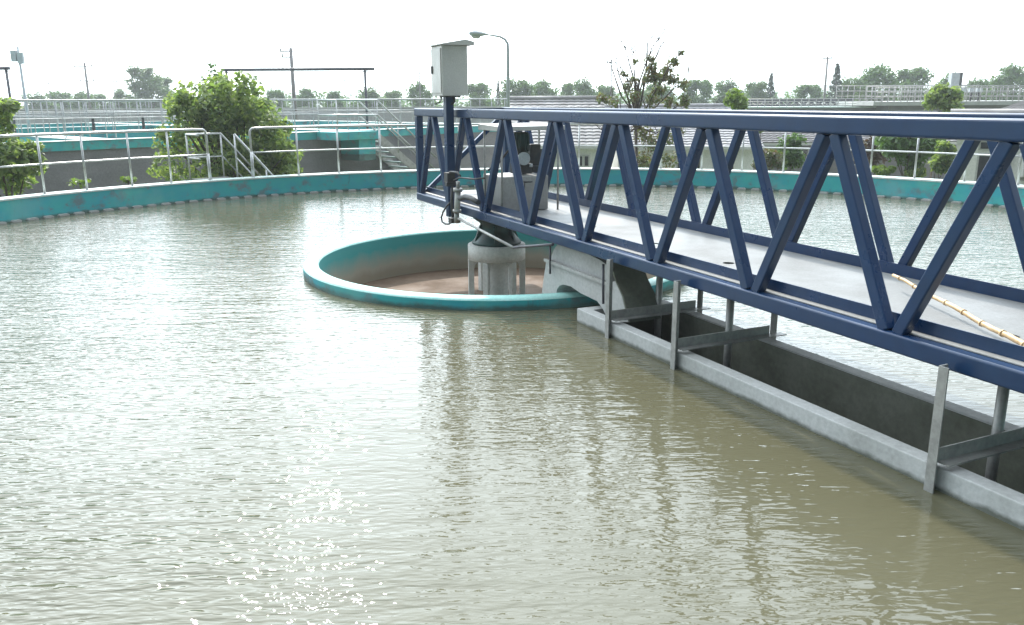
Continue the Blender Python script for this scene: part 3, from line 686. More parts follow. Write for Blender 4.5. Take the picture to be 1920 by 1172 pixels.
# twiggy pale sapling behind it
tc = at(400, 150, 24)
t = thing('thin_sapling', (tc.x, tc.y, GZ), 'thin greyish sapling poking up behind the big leafy bush', 'tree')
leaves('crown', [(at(px, py, 24), (.2, .2, .35), 60) for px, py in ((395, 130), (402, 145), (385, 160), (415, 150), (470, 150), (430, 160))], .10, M['leaf_far'], 13, t, .3, .2)
wood('trunk', (tc.x, tc.y, GZ), [at(px, py, 24) for px, py in ((393, 120), (403, 122), (416, 140), (384, 150))], .05, t, .6)
# plant at the left edge
lc = at(5, 300, 17.2)
t = thing('leafy_shrub', (lc.x, lc.y, GZ), 'green shrub behind the railing at the left end of the rim', 'shrub')
cl = []
for px, py, r, n in ((30, 295, .42, 260), (60, 285, .26, 130), (10, 275, .35, 200), (50, 310, .3, 170), (0, 310, .5, 300), (20, 330, .45, 260), (-40, 290, .6, 300), (5, 200, .22, 110), (18, 198, .16, 70), (-10, 215, .3, 140), (0, 240, .25, 110), (78, 313, .1, 22)):
    cl.append((at(px, py, 17.2 + random.uniform(-.3, .3)), (r, r, r * .85), n))
leaves('crown', cl, .17, M['leaf'], 17, t, .6)
wood('trunk', (lc.x, lc.y, GZ), [c for c, r, n in cl[::3]], .06, t, .4)
for (px, py, sz, lb) in ((150, 341, .16, 'tiny weed tuft just behind the rim, nearer the left shrub'), (240, 337, .12, 'tiny weed tuft just behind the rim, nearer the stair')):
    p = at(px, py, 17.0 + .004 * px)
    t = thing('weed', (p.x, p.y, -.4), lb, 'weed')
    leaves('foliage', [(p, (sz * 1.6, sz, sz * .7), 60)], .1, M['leaf_lime'], px, t, .8, .1)
    obj('stem', MB().tube([p - Vector((0, 0, .5)), p], .02, 6), M['bark'], t)

# sparse brownish tree behind the bridge
sc_ = at(1200, 300, 24)
t = thing('sparse_tree', (sc_.x, sc_.y, GZ), 'sparse half bare tree with brownish leaves rising behind the bridge', 'tree')
mb = MB(); rnd = random.Random(21)
base = Vector((sc_.x, sc_.y, GZ)); fk = at(1192, 240, 24)
mb.tube([base, (base + fk) / 2, fk], .06, 8, True, .04)
limbs = [((1192, 200), (1200, 150), (1222, 90), (1235, 72)), ((1205, 215), (1232, 165), (1258, 120), (1276, 97)), ((1188, 200), (1176, 150), (1160, 118)), ((1215, 215), (1250, 180), (1285, 145)), ((1187, 210), (1165, 180), (1148, 130), (1142, 115)), ((1190, 190), (1190, 140), (1186, 95)), ((1180, 225), (1160, 205), (1140, 192)), ((1215, 230), (1262, 205), (1290, 185)), ((1200, 170), (1212, 130), (1215, 80), (1225, 68)), ((1195, 165), (1214, 110), (1243, 62)), ((1192, 160), (1180, 120), (1172, 88)), ((1176, 180), (1160, 140), (1154, 108)), ((1210, 150), (1228, 110), (1240, 84)), ((1200, 240), (1230, 250), (1255, 235)), ((1170, 255), (1130, 245), (1110, 228))]
cl = []
for lm in limbs:
    y0 = rnd.uniform(-.5, .5)
    pts = [fk] + [at(px, py, 24 + y0 * (i + 1) / 3) for i, (px, py) in enumerate(lm)]
    mb.tube(pts, .03, 6, True, .009)
    for _ in range(7):
        i = rnd.randrange(1, len(pts)); o = pts[i] + (pts[i] - pts[i - 1]) * rnd.uniform(-.4, .2)
        mb.tube([o, o + Vector((rnd.uniform(-.25, .3), rnd.uniform(-.2, .2), rnd.uniform(.15, .55)))], .013, 5, True, .006)
obj('trunk', mb, M['bark'], t)
for px, py, r, n in ((1218, 110, .13, 40), (1222, 128, .2, 90), (1228, 145, .22, 90), (1215, 150, .2, 70), (1250, 130, .2, 80), (1245, 145, .24, 110), (1265, 115, .18, 60), (1277, 100, .1, 26), (1262, 150, .2, 80), (1282, 160, .2, 70), (1235, 170, .22, 80), (1170, 140, .12, 26), (1190, 115, .12, 24), (1176, 162, .18, 50), (1188, 150, .14, 36), (1190, 180, .2, 55), (1220, 190, .25, 80), (1255, 190, .25, 90), (1282, 190, .22, 100), (1130, 185, .2, 70), (1150, 192, .22, 60), (1205, 250, .35, 160), (1225, 270, .35, 170), (1200, 300, .35, 150), (1250, 255, .3, 110), (1270, 240, .3, 90), (1255, 300, .3, 110), (1215, 310, .3, 120)):
    cl.append((at(px, py, 24 + rnd.uniform(-.5, .4)), (r, r, r * .9), n))
cl = [(c, r_, int(n_ * 1.45)) for c, r_, n_ in cl]
leaves('crown', cl, .11, M['leaf_sparse'], 23, t, .3, .1)

def shrub(name, px, py, Y, wpx, hpx, mat, label, cat='shrub', seed=0, size=.17, n=10, cnt=130, trunk=.04):
    c = at(px, py, Y); k = Y / FPX
    t = thing(name, (c.x, c.y, GZ), label, cat)
    rx, rz = wpx * k / 2, hpx * k / 2
    cl = clump_cloud(c, (rx * .75, rx * .7, rz * .75), n, min(rx, rz) * .55, cnt, seed)
    leaves('foliage', cl, size, mat, seed + 100, t, .5, .35)
    wood('trunk', (c.x, c.y, GZ), [q for q, r, m in cl[::4]], trunk, t, .5, seed=seed)
shrub('bright_shrub', 1378, 190, 29, 66, 40, M['leaf_lime'], 'bright lime green shrub top showing above the bridge, right of the sparse tree', seed=2, size=.15, n=12)
shrub('round_shrub', 1762, 186, 33, 74, 52, M['leaf'], 'round green tree top showing above the bridge before the far basin', 'tree', seed=3, size=.2, n=16)
shrub('green_shrub', 1485, 285, 27, 60, 70, M['leaf_far'], 'dark green shrub seen under the bridge by the grey wall', seed=4)
shrub('low_shrub', 1440, 300, 26, 60, 40, M['leaf_sparse'], 'low dull brownish shrub left of the dark green shrub', seed=5)
shrub('purple_shrub', 1642, 285, 27, 60, 60, M['leaf_red'], 'purple leaved shrub seen between the bridge diagonals', seed=6)
shrub('garden_tree', 1705, 268, 25.5, 120, 90, M['leaf_far'], 'bushy green tree right beside the purple shrub', 'tree', seed=7, n=18, cnt=170)
shrub('garden_shrub', 1768, 292, 23.5, 44, 66, M['leaf'], 'green shrub growing against the white house wall', seed=8)
shrub('dark_shrub', 1755, 250, 30, 50, 40, M['leaf_pine'], 'small dark shrub crown above the railing near the white house', seed=12, n=7)
shrub('clipped_hedge', 1660, 318, 25, 60, 22, M['leaf_lime'], 'low pale green hedge clump under the purple shrub', 'hedge', seed=9, n=10, size=.12)
shrub('clipped_hedge', 1720, 322, 25, 70, 22, M['leaf'], 'low mid green hedge clump under the bushy green tree', 'hedge', seed=10, n=10, size=.12)
shrub('small_shrub', 1425, 235, 30, 40, 30, M['leaf'], 'small green leaf spray just under the top chord before the grey roof', seed=11, n=5, size=.15)

# ------------------------------------------------------------------ second basin, behind on the left
BO = Vector((0.3, 41.0, 0)); E1_ = Vector((-.664, -.748, 0)).normalized(); E2_ = Vector((-E1_.y, E1_.x, 0)) * -1
if E2_.y < 0: E2_ = -E2_
BZ = .90
def Q(a, b, z): return BO + E1_ * a + E2_ * b + Vector((0, 0, z))
def qbox(a0, a1, b0, b1, z0, z1):
    return MB().hexa([Q(a0, b0, z0), Q(a1, b0, z0), Q(a1, b1, z0), Q(a0, b1, z0)], [Q(a0, b0, z1), Q(a1, b0, z1), Q(a1, b1, z1), Q(a0, b1, z1)])
BL, BW = 42, 24
t = thing('settling_basin', Q(18, 0, GZ), 'large grey basin with teal top band behind the round tank', 'basin')
obj('wall', qbox(0, BL, 0, .35, GZ, BZ - .29), M['render'], t)
obj('wall', qbox(0, .35, .352, BW, GZ, BZ - .29), M['render'], t)
obj('wall', qbox(.352, BL, BW - .35, BW, GZ, BZ - .29), M['render'], t)
def band(a0, a1, b0, b1):
    o = obj('top_band', qbox(a0, a1, b0, b1, BZ - .29, BZ - .02), M['teal'], t)
    obj('coping', qbox(a0 - .02, a1 + .02, b0 - .02, b1 + .02, BZ - .018, BZ), M['cap'], o)
band(0, BL, -.06, .42); band(0, .42, .45, BW); band(.45, BL, BW - .4, BW)
for a in (9.5, 19.0, 28.5):
    band(a, a + .9, .45, BW - .45)
for b in (7.5, 15.5):
    for a0, a1 in ((.5, 9.4), (10.5, 18.9), (20, 28.4), (29.5, BL)): band(a0, a1, b, b + .5)
mb = MB(); mb.face([Q(.3, .3, BZ - .42), Q(BL, .3, BZ - .42), Q(BL, BW - .3, BZ - .42), Q(.3, BW - .3, BZ - .42)])
s = obj('water', mb, M['water_far']); s['kind'] = 'structure'
t = thing('boundary_wall', (-30, 84, GZ), 'long low grey boundary wall behind the far basin', 'wall')
mb = MB(); mb.box((-30, 84, (1.35 + GZ) / 2), (90, .3, 1.35 - GZ)); obj('panel', mb, M['render_pale'], t)
mb = MB(); mb.box((-30, 84, 1.40), (90.2, .44, .098)); obj('coping', mb, M['concrete_pale'], t)
def qrail(a0, b0, a1, b1, label, n, zb=BZ, H=1.18, group='railings on the far basin', gates=(), r=1.0):
    t = thing('basin_railing', Q(a0, b0, zb), label, 'railing', group)
    for z, rr in ((zb + H, .026), (zb + H * .55, .015)):
        obj('rail', MB().tube([Q(a0, b0, z), Q(a1, b1, z)], rr * r, 6), M['railgrey'], t)
    for k in range(n + 1):
        f = k / n; obj('post', MB().tube([Q(a0 + (a1 - a0) * f, b0 + (b1 - b0) * f, zb), Q(a0 + (a1 - a0) * f, b0 + (b1 - b0) * f, zb + H)], .017 * r, 6), M['railgrey'], t)
qrail(11.3, .18, BL, .18, 'long stainless railing along the near edge of the far basin, left of the stair head', 20)
qrail(.2, .18, 9.9, .18, 'stainless railing along the near edge of the far basin, right of the stair head', 7)
qrail(.2, .6, .2, BW - .3, 'stainless railing along the right end wall of the far basin', 14)
qrail(.6, BW - .2, BL, BW - .2, 'stainless railing along the back wall of the far basin', 26)
for i, a in enumerate((9.5, 19.0, 28.5)):
    nm = ('right', 'middle', 'left')[i]
    qrail(a + .08, .6, a + .08, BW - .6, 'stainless railing on the %s cross walkway of the far basin, right-hand edge' % nm, 18)
    qrail(a + .82, .6, a + .82, BW - .6, 'stainless railing on the %s cross walkway of the far basin, left-hand edge' % nm, 18)
qrail(.6, 7.75, 9.4, 7.75, 'stainless railing on the inner dividing wall nearest the lamp', 8)
qrail(10.5, 7.75, 18.9, 7.75, 'stainless railing on the inner dividing wall behind the stair head', 8)
qrail(20, 7.75, 28.4, 7.75, 'stainless railing on the inner dividing wall behind the leafy bush', 8)
qrail(10.5, 15.75, 28.4, 15.75, 'stainless railing on the rearmost inner dividing wall', 18)
# sluice wheels on the walkways
for i, (a, b, lb) in enumerate(((12.5, 7.75, 'small dark valve spindle on the dividing wall, right of three'), (14.5, 7.75, 'small dark valve spindle on the dividing wall, middle of three'), (16.5, 7.75, 'small dark valve spindle on the dividing wall, left of three'))):
    t = thing('valve_spindle', Q(a, b, BZ), lb, 'valve', 'valve spindles on the dividing wall')
    obj('stand', MB().tube([Q(a, b, BZ), Q(a, b, BZ + .55)], .07, 10, True, .05), M['black'], t)
    obj('hand_wheel', MB().tube([Q(a, b, BZ + .55), Q(a, b, BZ + .59)], .2, 14), M['black'], t)
# stair and landing of the basin
t = thing('basin_stair', Q(10.6, -.6, GZ), 'teal concrete stair with steel handrails climbing to the far basin', 'stair')
obj('landing', qbox(9.6, 11.6, -1.3, -.07, BZ - .30, BZ - .005), M['teal'], t)
obj('support', qbox(9.7, 10.5, -1.2, -.07, BZ - 1.1, BZ - .31), M['teal'], t)
ns = 12
for k in range(ns):
    z = BZ - .21 * (k + 1); a = 9.6 - k * .235
    if z - .05 > GZ: obj('tread', qbox(a - .25, a, -1.25, -.1, z - .05, z), M['cap'], t)
for b in (-1.28, -.12):
    mb = MB(); mb.prism([Q(9.6, b, BZ - .05), Q(9.6, b, BZ - .45), Q(6.6, b, GZ - .05), Q(6.6, b, GZ + .3)], E2_ * .04); obj('stringer', mb, M['steel'], t)
    for h in (1.15, .6):
        obj('handrail', MB().tube([Q(11.5, b, BZ + h), Q(9.6, b, BZ + h), Q(6.6, b, GZ + .2 + h)], .036, 6), M['stainless'], t)
    for a in (11.5, 9.6, 8.6, 7.6):
        z = BZ - max(0, 9.6 - a) * .80
        obj('post', MB().tube([Q(a, b, z - .1), Q(a, b, z + 1.15)], .022, 6), M['stainless'], t)

# overhead pipe frames on the basin
def gantry(px0, px1, py, Y, posts, label):
    a, b = at(px0, py, Y), at(px1, py, Y); b.z = a.z
    t = thing('pipe_frame', (a.x, a.y, BZ), label, 'pipe frame', 'dark pipe frames over the far basin')
    obj('beam', MB().tube([a, b], .062, 10), M['darkpipe'], t)
    for px in posts:
        p = at(px, py, Y); obj('post', MB().tube([(p.x, p.y, BZ - .45), (p.x, p.y, a.z)], .05, 10), M['darkpipe'], t)
        mb = MB(); mb.box((p.x, p.y, a.z - .1), (.2, .12, .03)); obj('clamp', mb, M['darkpipe'], t)
gantry(414, 702, 131, 36, (424, 684), 'long dark pipe frame on two posts standing over the far basin')
gantry(-60, 18, 128.5, 33, (11, -50), 'dark pipe frame cut by the left picture edge')

# ------------------------------------------------------------------ poles, lamp, wires
def pole(name, px, ytop, Y, r, label, arms=(), extra=None, mat=None, cat='utility pole'):
    p = at(px, ytop, Y); t = thing(name, (p.x, p.y, GZ), label, cat)
    obj('shaft', MB().tube([(p.x, p.y, GZ), p], r * 1.3, 10, True, r * .8), mat or M['pole'], t)
    for dz, x0, x1 in arms:
        obj('crossarm', MB().bar(p + Vector((x0, 0, -dz)), p + Vector((x1, 0, -dz)), .1, .1), mat or M['pole'], t)
        for f in (.08, .92):
            c = p + Vector((x0 + (x1 - x0) * f, 0, -dz)); obj('insulator', MB().tube([c + Vector((0, 0, .05)), c + Vector((0, 0, .25))], .06, 8), M['lamp'], t)
    return t, p
t, p = pole('antenna_pole', 33, 87, 42, .07, 'slim grey pole with a panel box near its top, far left', mat=M['lamp'], cat='antenna pole')
for dx, dz in ((-.17, -.45), (.14, -.55)): 
    mb = MB(); mb.box(p + Vector((dx, -.12, dz)), (.26, .16, .52)); obj('panel_box', mb, M['lamp'], t, .01)
pole('utility_pole', 158, 117, 92, .13, 'dark utility pole with crossarms between antenna pole and poplars', ((.4, -1.2, .9), (1.9, -.8, .9)))
pole('utility_pole', 545, 90, 70, .16, 'stout utility pole with two crossarms behind the pipe frame', ((.25, -.9, .15), (.7, -.75, .1), (1.6, -.8, .1)))
pole('slim_mast', 655, 152, 110, .05, 'tiny far mast with T top right of the stout pole', ((0, -.7, .7),), cat='mast')
pole('slim_mast', 212, 153, 110, .05, 'tiny far mast with T top left of the poplars', ((0, -.5, .5),), cat='mast')
pole('slim_mast', 786, 122, 90, .06, 'slim mast rising from the round tree left of the control box', cat='mast')
pole('slim_mast', 90, 152, 120, .05, 'faint far mast between antenna pole and dark utility pole', ((.3, -.6, .6),), cat='mast')
pole('slim_mast', 1147, 112, 85, .06, 'slim mast just left of the sparse tree', ((.3, -.5, .5),), cat='mast')
pole('utility_pole', 1552, 106, 95, .12, 'bare utility pole left of the tall narrow conifer', ((.2, -.5, .5),))
lp = at(953, 200, 31); lz = at(953, 92, 31).z
t = thing('street_lamp', (lp.x, lp.y, GZ), 'pale grey street lamp with curved arm behind the control box', 'street lamp')
top = [Vector((lp.x, lp.y, GZ)), Vector((lp.x, lp.y, lz - .5)), Vector((lp.x, lp.y, lz))] + [at(*q, 31) for q in ((952, 82), (947, 74), (938, 69), (925, 66.5), (912, 64.5))]
obj('pole', MB().tube(top, .065, 12, True, .028), M['lamp'], t)
hp, he = at(914, 64.5, 31), at(882, 62, 31)
mb = MB()
prof = [(0, .03), (.12, .07), (.3, .115), (.5, .125), (.62, .09), (.66, .02)]
ax = (he - hp).normalized(); upv = Vector((0, 0, 1)); sv = ax.cross(upv).normalized(); up2 = sv.cross(ax)
rings = [[hp + ax * x + (sv * cos(2 * pi * k / 14) * r * 1.25 + up2 * sin(2 * pi * k / 14) * r * .85) for k in range(14)] for x, r in prof]
rv = [[mb.bm.verts.new(v) for v in rg_] for rg_ in rings]
for a_, b_ in zip(rv, rv[1:]):
    for k in range(14): mb.bm.faces.new((a_[k], a_[(k + 1) % 14], b_[(k + 1) % 14], b_[k])).smooth = True
mb.bm.faces.new(rv[0][::-1]); mb.bm.faces.new(rv[-1])
obj('lamp_head', mb, M['lamp'], t)
mb = MB(); c = hp + ax * .4 - up2 * .09
rv = [[mb.bm.verts.new(c + ax * cos(2 * pi * k / 14) * .17 * r + sv * sin(2 * pi * k / 14) * .1 * r - up2 * z) for k in range(14)] for r, z in ((1, 0), (.85, .05), (.45, .085))]
for a_, b_ in zip(rv, rv[1:]):
    for k in range(14): mb.bm.faces.new((a_[k], a_[(k + 1) % 14], b_[(k + 1) % 14], b_[k])).smooth = True
mb.bm.faces.new(rv[-1]); obj('lens', mb, M['white'], t)
def wire(pts, Y, r, sag, label):
    mb = MB(); P = [at(*q, y) for q, y in zip(pts, Y)]; out = []
    for a, b in zip(P, P[1:]):
        for k in range(13):
            f = k / 12; q = a + (b - a) * f; q.z -= sag * 4 * f * (1 - f); out.append(q)
    out = [o for i, o in enumerate(out) if i == 0 or (o - out[i - 1]).length > .01]
    mb.tube(out, r, 5, False); tag(obj('power_line', mb, M['pole']), label, 'power line', 'overhead power lines')
wire([(-40, 132), (158, 121), (545, 92)], (100, 92, 70), .012, .6, 'upper thin overhead wire from the left edge to the stout pole')
wire([(-40, 150), (158, 132), (545, 99)], (100, 92, 70), .012, .8, 'lower thin overhead wire from the left edge to the stout pole')
wire([(545, 94), (786, 138), (1148, 116)], (70, 90, 85), .012, .6, 'thin overhead wire from the stout pole past the control box to the slim mast')
wire([(1148, 120), (1552, 112), (1960, 96)], (85, 95, 90), .012, .7, 'upper thin overhead wire from the sparse tree to the right edge')
wire([(1148, 132), (1552, 118), (1960, 108)], (85, 95, 90), .012, .9, 'lower thin overhead wire from the sparse tree to the right edge')

# ------------------------------------------------------------------ buildings on the right
def tile_roof(c0, c1, c2, c3, rows, cols, amp=.02):            # eave left, eave right, ridge right, ridge left
    mb = MB(); nx = cols * 6
    nrm = (c1 - c0).cross(c3 - c0).normalized()
    if nrm.z < 0: nrm = -nrm
    grid = []
    for r in range(rows):
        for e in (0, 1):
            f = (r + e) / rows; lift = .035 * (1 - e)
            a, b = c0 + (c3 - c0) * f, c1 + (c2 - c1) * f
            grid.append([mb.bm.verts.new(a + (b - a) * i / nx + nrm * (lift + amp * abs(sin(pi * i / 6)))) for i in range(nx + 1)])
    for a, b in zip(grid, grid[1:]):
        for i in range(nx): mb.bm.faces.new((a[i], a[i + 1], b[i + 1], b[i]))
    return mb
def house(px0, px1, Y, yeave, yridge, label, wallmat, depth=6, openings=(), over=.35, name='tiled_house', roofmat=None, yaw=0.0, rows=17):
    a, b = at(px0, yeave, Y), at(px1, yeave, Y); b.z = a.z
    ex = Vector((cos(yaw), sin(yaw), 0)); ey = Vector((-sin(yaw), cos(yaw), 0))
    Wd = (b - a).length; zr = at((px0 + px1) / 2, yridge, Y + depth / 2).z
    t = thing(name, (a.x, a.y, GZ), label, 'house')
    def H(x, y, z): return Vector((a.x, a.y, 0)) + ex * x + ey * y + Vector((0, 0, z))
    mb = MB()
    for x in (0, Wd):
        pass
    mb.hexa([H(0, 0, GZ), H(Wd, 0, GZ), H(Wd, depth, GZ), H(0, depth, GZ)], [H(0, 0, a.z), H(Wd, 0, a.z), H(Wd, depth, a.z), H(0, depth, a.z)])
    for x in (.0, Wd - .2):
        mb.prism([H(x, .02, a.z + .002), H(x, depth - .02, a.z + .002), H(x, depth / 2, zr - .1)], ex * .2)
    obj('wall', mb, wallmat, t)
    ze = a.z - over * (zr - a.z) / (depth / 2)
    rf = obj('roof', tile_roof(H(-.3, -over, ze), H(Wd + .3, -over, ze), H(Wd + .3, depth / 2, zr), H(-.3, depth / 2, zr), rows, int((Wd + .6) / .28)), roofmat or M['roof'], t)
    obj('back_slope', tile_roof(H(Wd + .3, depth + over, ze), H(-.3, depth + over, ze), H(-.3, depth / 2, zr), H(Wd + .3, depth / 2, zr), rows, int((Wd + .6) / .28)), roofmat or M['roof'], rf)
    mb = MB(); mb.tube([H(-.32, depth / 2, zr + .04), H(Wd + .32, depth / 2, zr + .04)], .09, 8); obj('ridge', mb, roofmat or M['roof'], rf)
    mb = MB(); mb.bar(H(-.3, -over, ze - .06), H(Wd + .3, -over, ze - .06), .05, .12); obj('fascia', mb, M['white'], rf)
    for kind, x0, x1, z0, z1 in openings:
        mb = MB(); mb.hexa([H(x0, -.05, z0), H(x1, -.05, z0), H(x1, .02, z0), H(x0, .02, z0)], [H(x0, -.05, z1), H(x1, -.05, z1), H(x1, .02, z1), H(x0, .02, z1)])
        w_ = obj(kind, mb, M['white'], t)
        npn = 2 if kind == 'window' else 1
        for k in range(npn):
            u0 = x0 + (x1 - x0) * k / npn + .05; u1 = x0 + (x1 - x0) * (k + 1) / npn - .05
            mb = MB(); mb.hexa([H(u0, -.065, z0 + .05), H(u1, -.065, z0 + .05), H(u1, -.052, z0 + .05), H(u0, -.052, z0 + .05)], [H(u0, -.065, z1 - .05), H(u1, -.065, z1 - .05), H(u1, -.052, z1 - .05), H(u0, -.052, z1 - .05)]); obj('pane', mb, M['glass'], w_)
    return H, Wd, a.z
house(968, 1128, 32, 262, 186, 'small white house with grey tiled roof behind the drive unit', M['housewhite'], 5, (('window', 2.3, 2.75, -.45, .0), ('door', .4, 1.3, GZ, .3)), rows=15)
house(1160, 1415, 35, 268, 200, 'long pale house with tiled roof behind the sparse tree', M['housewhite'], 6, (('window', .8, 1.6, -.9, -.3), ('window', 2.4, 3.4, -.9, -.3), ('window', 3.9, 4.6, -.9, -.35)), roofmat=M['render_pale'])
house(1425, 1800, 38, 262, 214, 'low grey house behind the shrubs seen under the bridge', M['render'], 6, (('window', 1.2, 2.2, -.9, -.1), ('window', 4, 5, -.9, -.1)), roofmat=M['render'])
H, Wd, az = house(1797, 2160, 24, 243, 211, 'white house with glazed door at the right edge beyond the rim', M['housewhite'], 5, (('door', .55, 1.4, GZ, .50), ('window', .55, 1.4, .58, .85)), yaw=-.5)
house(1893, 2250, 31, 205, 184, 'tile roofed house peeking over the bridge top chord at the right edge', M['white'], 6, yaw=-.85, name='tiled_house')
t = thing('air_conditioner', H(1.75, -.3, -.2), 'white air conditioner outdoor unit on the white house wall', 'air conditioner')
mb = MB(); mb.box(H(1.95, -.2, .22), (.8, .3, .62)); obj('casing', mb, M['white'], t, .015)
mb = MB(); mb.tube([H(1.78, -.36, .25), H(1.78, -.375, .25)], .22, 24); obj('fan_grille', mb, M['black'], t)
mb = MB(); mb.box(H(1.7, -.2, -.15), (.05, .3, .1)); obj('bracket', mb, M['steel'], t); mb = MB(); mb.box(H(2.2, -.2, -.15), (.05, .3, .1)); obj('bracket', mb, M['steel'], t)

# far basin at the right, with its railings
Yb = 56
fa, fb = at(1632, 190, Yb), at(2050, 190, Yb)
FZ = at(1770, 190, Yb).z
t = thing('far_basin', (fa.x, fa.y, GZ), 'distant grey raised basin at the right behind the round tree top', 'basin')
mb = MB(); mb.hexa([Vector((x, y, GZ)) for x, y in ((fa.x + 1.2, Yb), (fb.x, Yb), (fb.x, Yb + 14), (fa.x + 1.2, Yb + 14))], [Vector((x, y, FZ - .25)) for x, y in ((fa.x + 1.2, Yb), (fb.x, Yb), (fb.x, Yb + 14), (fa.x + 1.2, Yb + 14))]); obj('wall', mb, M['render'], t)
mb = MB(); mb.hexa([Vector((x, y, FZ - .248)) for x, y in ((fa.x, Yb - .5), (fb.x, Yb - .5), (fb.x, Yb + 14.5), (fa.x, Yb + 14.5))], [Vector((x, y, FZ)) for x, y in ((fa.x, Yb - .5), (fb.x, Yb - .5), (fb.x, Yb + 14.5), (fa.x, Yb + 14.5))]); obj('deck', mb, M['concrete_pale'], t)
def xrail(x0, x1, y, z, H_, n, label):
    t = thing('far_railing', (x0, y, z), label, 'railing', 'railings on the distant right basin')
    for zz, r in ((H_, .03), (H_ * .66, .022), (H_ * .33, .022)): obj('rail', MB().tube([(x0, y, z + zz), (x1, y, z + zz)], r, 6), M['steel'], t)
    for k in range(n + 1): obj('post', MB().tube([(x0 + (x1 - x0) * k / n, y, z), (x0 + (x1 - x0) * k / n, y, z + H_)], .028, 6), M['steel'], t)
xrail(fa.x + .1, fb.x, Yb - .4, FZ, .85, 34, 'near edge railing on the distant right basin')
xrail(fa.x + 2.6, fb.x, Yb + 7, FZ, 1.05, 30, 'middle railing on the distant right basin')
xrail(fa.x + 3, fb.x, Yb + 14, FZ, 1.2, 24, 'rear railing on the distant right basin')
for i, px in enumerate((1806, 1822, 1836)):
    p = at(px, 168, Yb + 3); t = thing('valve_actuator', (p.x, p.y, FZ), 'dark valve actuator on the distant right basin, %s of three in a row' % ('first', 'second', 'third')[i], 'valve', 'valve actuators on the distant basin')
    mb = MB(); mb.tube([(p.x, p.y, FZ), (p.x, p.y, FZ + .6)], .06, 8); obj('stem', mb, M['black'], t)
    mb = MB(); mb.box((p.x, p.y, FZ + .7), (.35, .25, .3)); mb.tube([(p.x, p.y - .12, FZ + .7), (p.x, p.y - .2, FZ + .7)], .12, 12); obj('actuator', mb, M['lamp'], t)
p = at(1790, 137, Yb + 9); q = at(1802, 160, Yb + 9)
t = thing('switch_cabinet', (p.x, p.y, FZ), 'pale upright switch cabinet with a dark side on the distant right basin', 'cabinet')
mb = MB(); mb.box((p.x, p.y, (p.z + FZ) / 2), (.62, .5, p.z - FZ)); obj('body', mb, M['lamp'], t, .01)
mb = MB(); mb.box((p.x + .42, p.y + .02, (p.z + FZ) / 2), (.2, .5, p.z - FZ + .06)); obj('side_panel', mb, M['black'], t)

# another truss bridge, far off
Yt = 62
xa, xb = at(1395, 195, Yt), at(1600, 195, Yt); zt, zb_ = at(1500, 188.5, Yt).z, at(1500, 199, Yt).z
t = thing('distant_bridge', (xa.x, xa.y, zb_), 'small distant dark truss bridge above the near bridge top chord', 'bridge')
for yy in (Yt, Yt + 1.3):
    for z in (zt, zb_): obj('chord', MB().bar((xa.x, yy, z), (xb.x, yy, z), .16, .17), M['darkpipe'], t)
    k = 0; n = 7
    for i in range(n):
        x0 = xa.x + (xb.x - xa.x) * i / n; x1 = xa.x + (xb.x - xa.x) * (i + .5) / n; x2 = xa.x + (xb.x - xa.x) * (i + 1) / n
        obj('diagonal', MB().bar((x0, yy, zb_), (x1, yy, zt), .14, .14), M['darkpipe'], t); obj('diagonal', MB().bar((x1, yy, zt), (x2, yy, zb_), .14, .14), M['darkpipe'], t)
mb = MB(); mb.box(((xa.x + xb.x) / 2, Yt + .65, zb_ - .1), (xb.x - xa.x, 1.2, .05)); obj('deck', mb, M['deck'], t)
xl, xr = at(1380, 205, 58), at(1655, 205, 58)
t = thing('distant_tank', (xl.x, 58, GZ), 'distant grey tank wall with pale rim under the distant bridge', 'tank')
zz = at(1500, 203, 58).z
mb = MB(); mb.box(((xl.x + xr.x) / 2, 62, (zz + GZ) / 2), (xr.x - xl.x, 8, zz - GZ)); obj('wall', mb, M['render'], t)
mb = MB(); mb.box(((xl.x + xr.x) / 2, 62, zz + .06), (xr.x - xl.x + .3, 8.3, .1)); obj('coping', mb, M['cap'], t)
xrail(xl.x, xr.x, 58.2, zz + .11, .5, 20, 'low railing on the distant tank under the distant bridge')

# ------------------------------------------------------------------ far trees
def crown_blob(seed, n, h, wdt, low=.25):
    rg = random.Random(seed); cl = []
    for i in range(n):
        f = rg.random(); z = h * (low + (1 - low) * f) * .93
        prof = math.sqrt(max(0.02, 1 - ((z / h - .58) / .46) ** 2))
        a = rg.uniform(0, 6.28); rr = wdt / 2 * prof * math.sqrt(rg.random()) * .8
        r = wdt * rg.uniform(.13, .21)
        cl.append((Vector((rr * cos(a), rr * sin(a), z)), (r, r, r * .85), int(110 * rg.uniform(.8, 1.2))))
    return cl
def tree_proto(name, seed, n, h, wdt, leafs, mat, low=.25):
    root = bpy.data.objects.new(name, None); COL.objects.link(root); ORG[root.name] = Vector((0, 0, 0))
    cl = crown_blob(seed, n, h, wdt, low)
    leaves('crown', cl, leafs, mat, seed + 50, root, .4, .2)
    wood('trunk', (0, 0, 0), [c for c, r, m in cl[::6]], .14, root, .3, seed=seed)
    return root
def conifer_proto(name, seed, h, wdt):
    root = bpy.data.objects.new(name, None); COL.objects.link(root); ORG[root.name] = Vector((0, 0, 0))
    rg = random.Random(seed); cl = []
    for i in range(46):
        f = (i + .5) / 46; z = h * (.08 + .9 * f); r = wdt / 2 * (1 - f) ** .8; a = i * 2.4
        cl.append((Vector((r * .6 * cos(a), r * .6 * sin(a), z)), (max(.12, r * .5), max(.12, r * .5), .3), 42))
    leaves('crown', cl, .26, M['leaf_pine'], seed, root, .2, .2)
    obj('trunk', MB().tube([(0, 0, 0), (0, 0, h * .97)], .13, 8, True, .02), M['bark'], root)
    return root
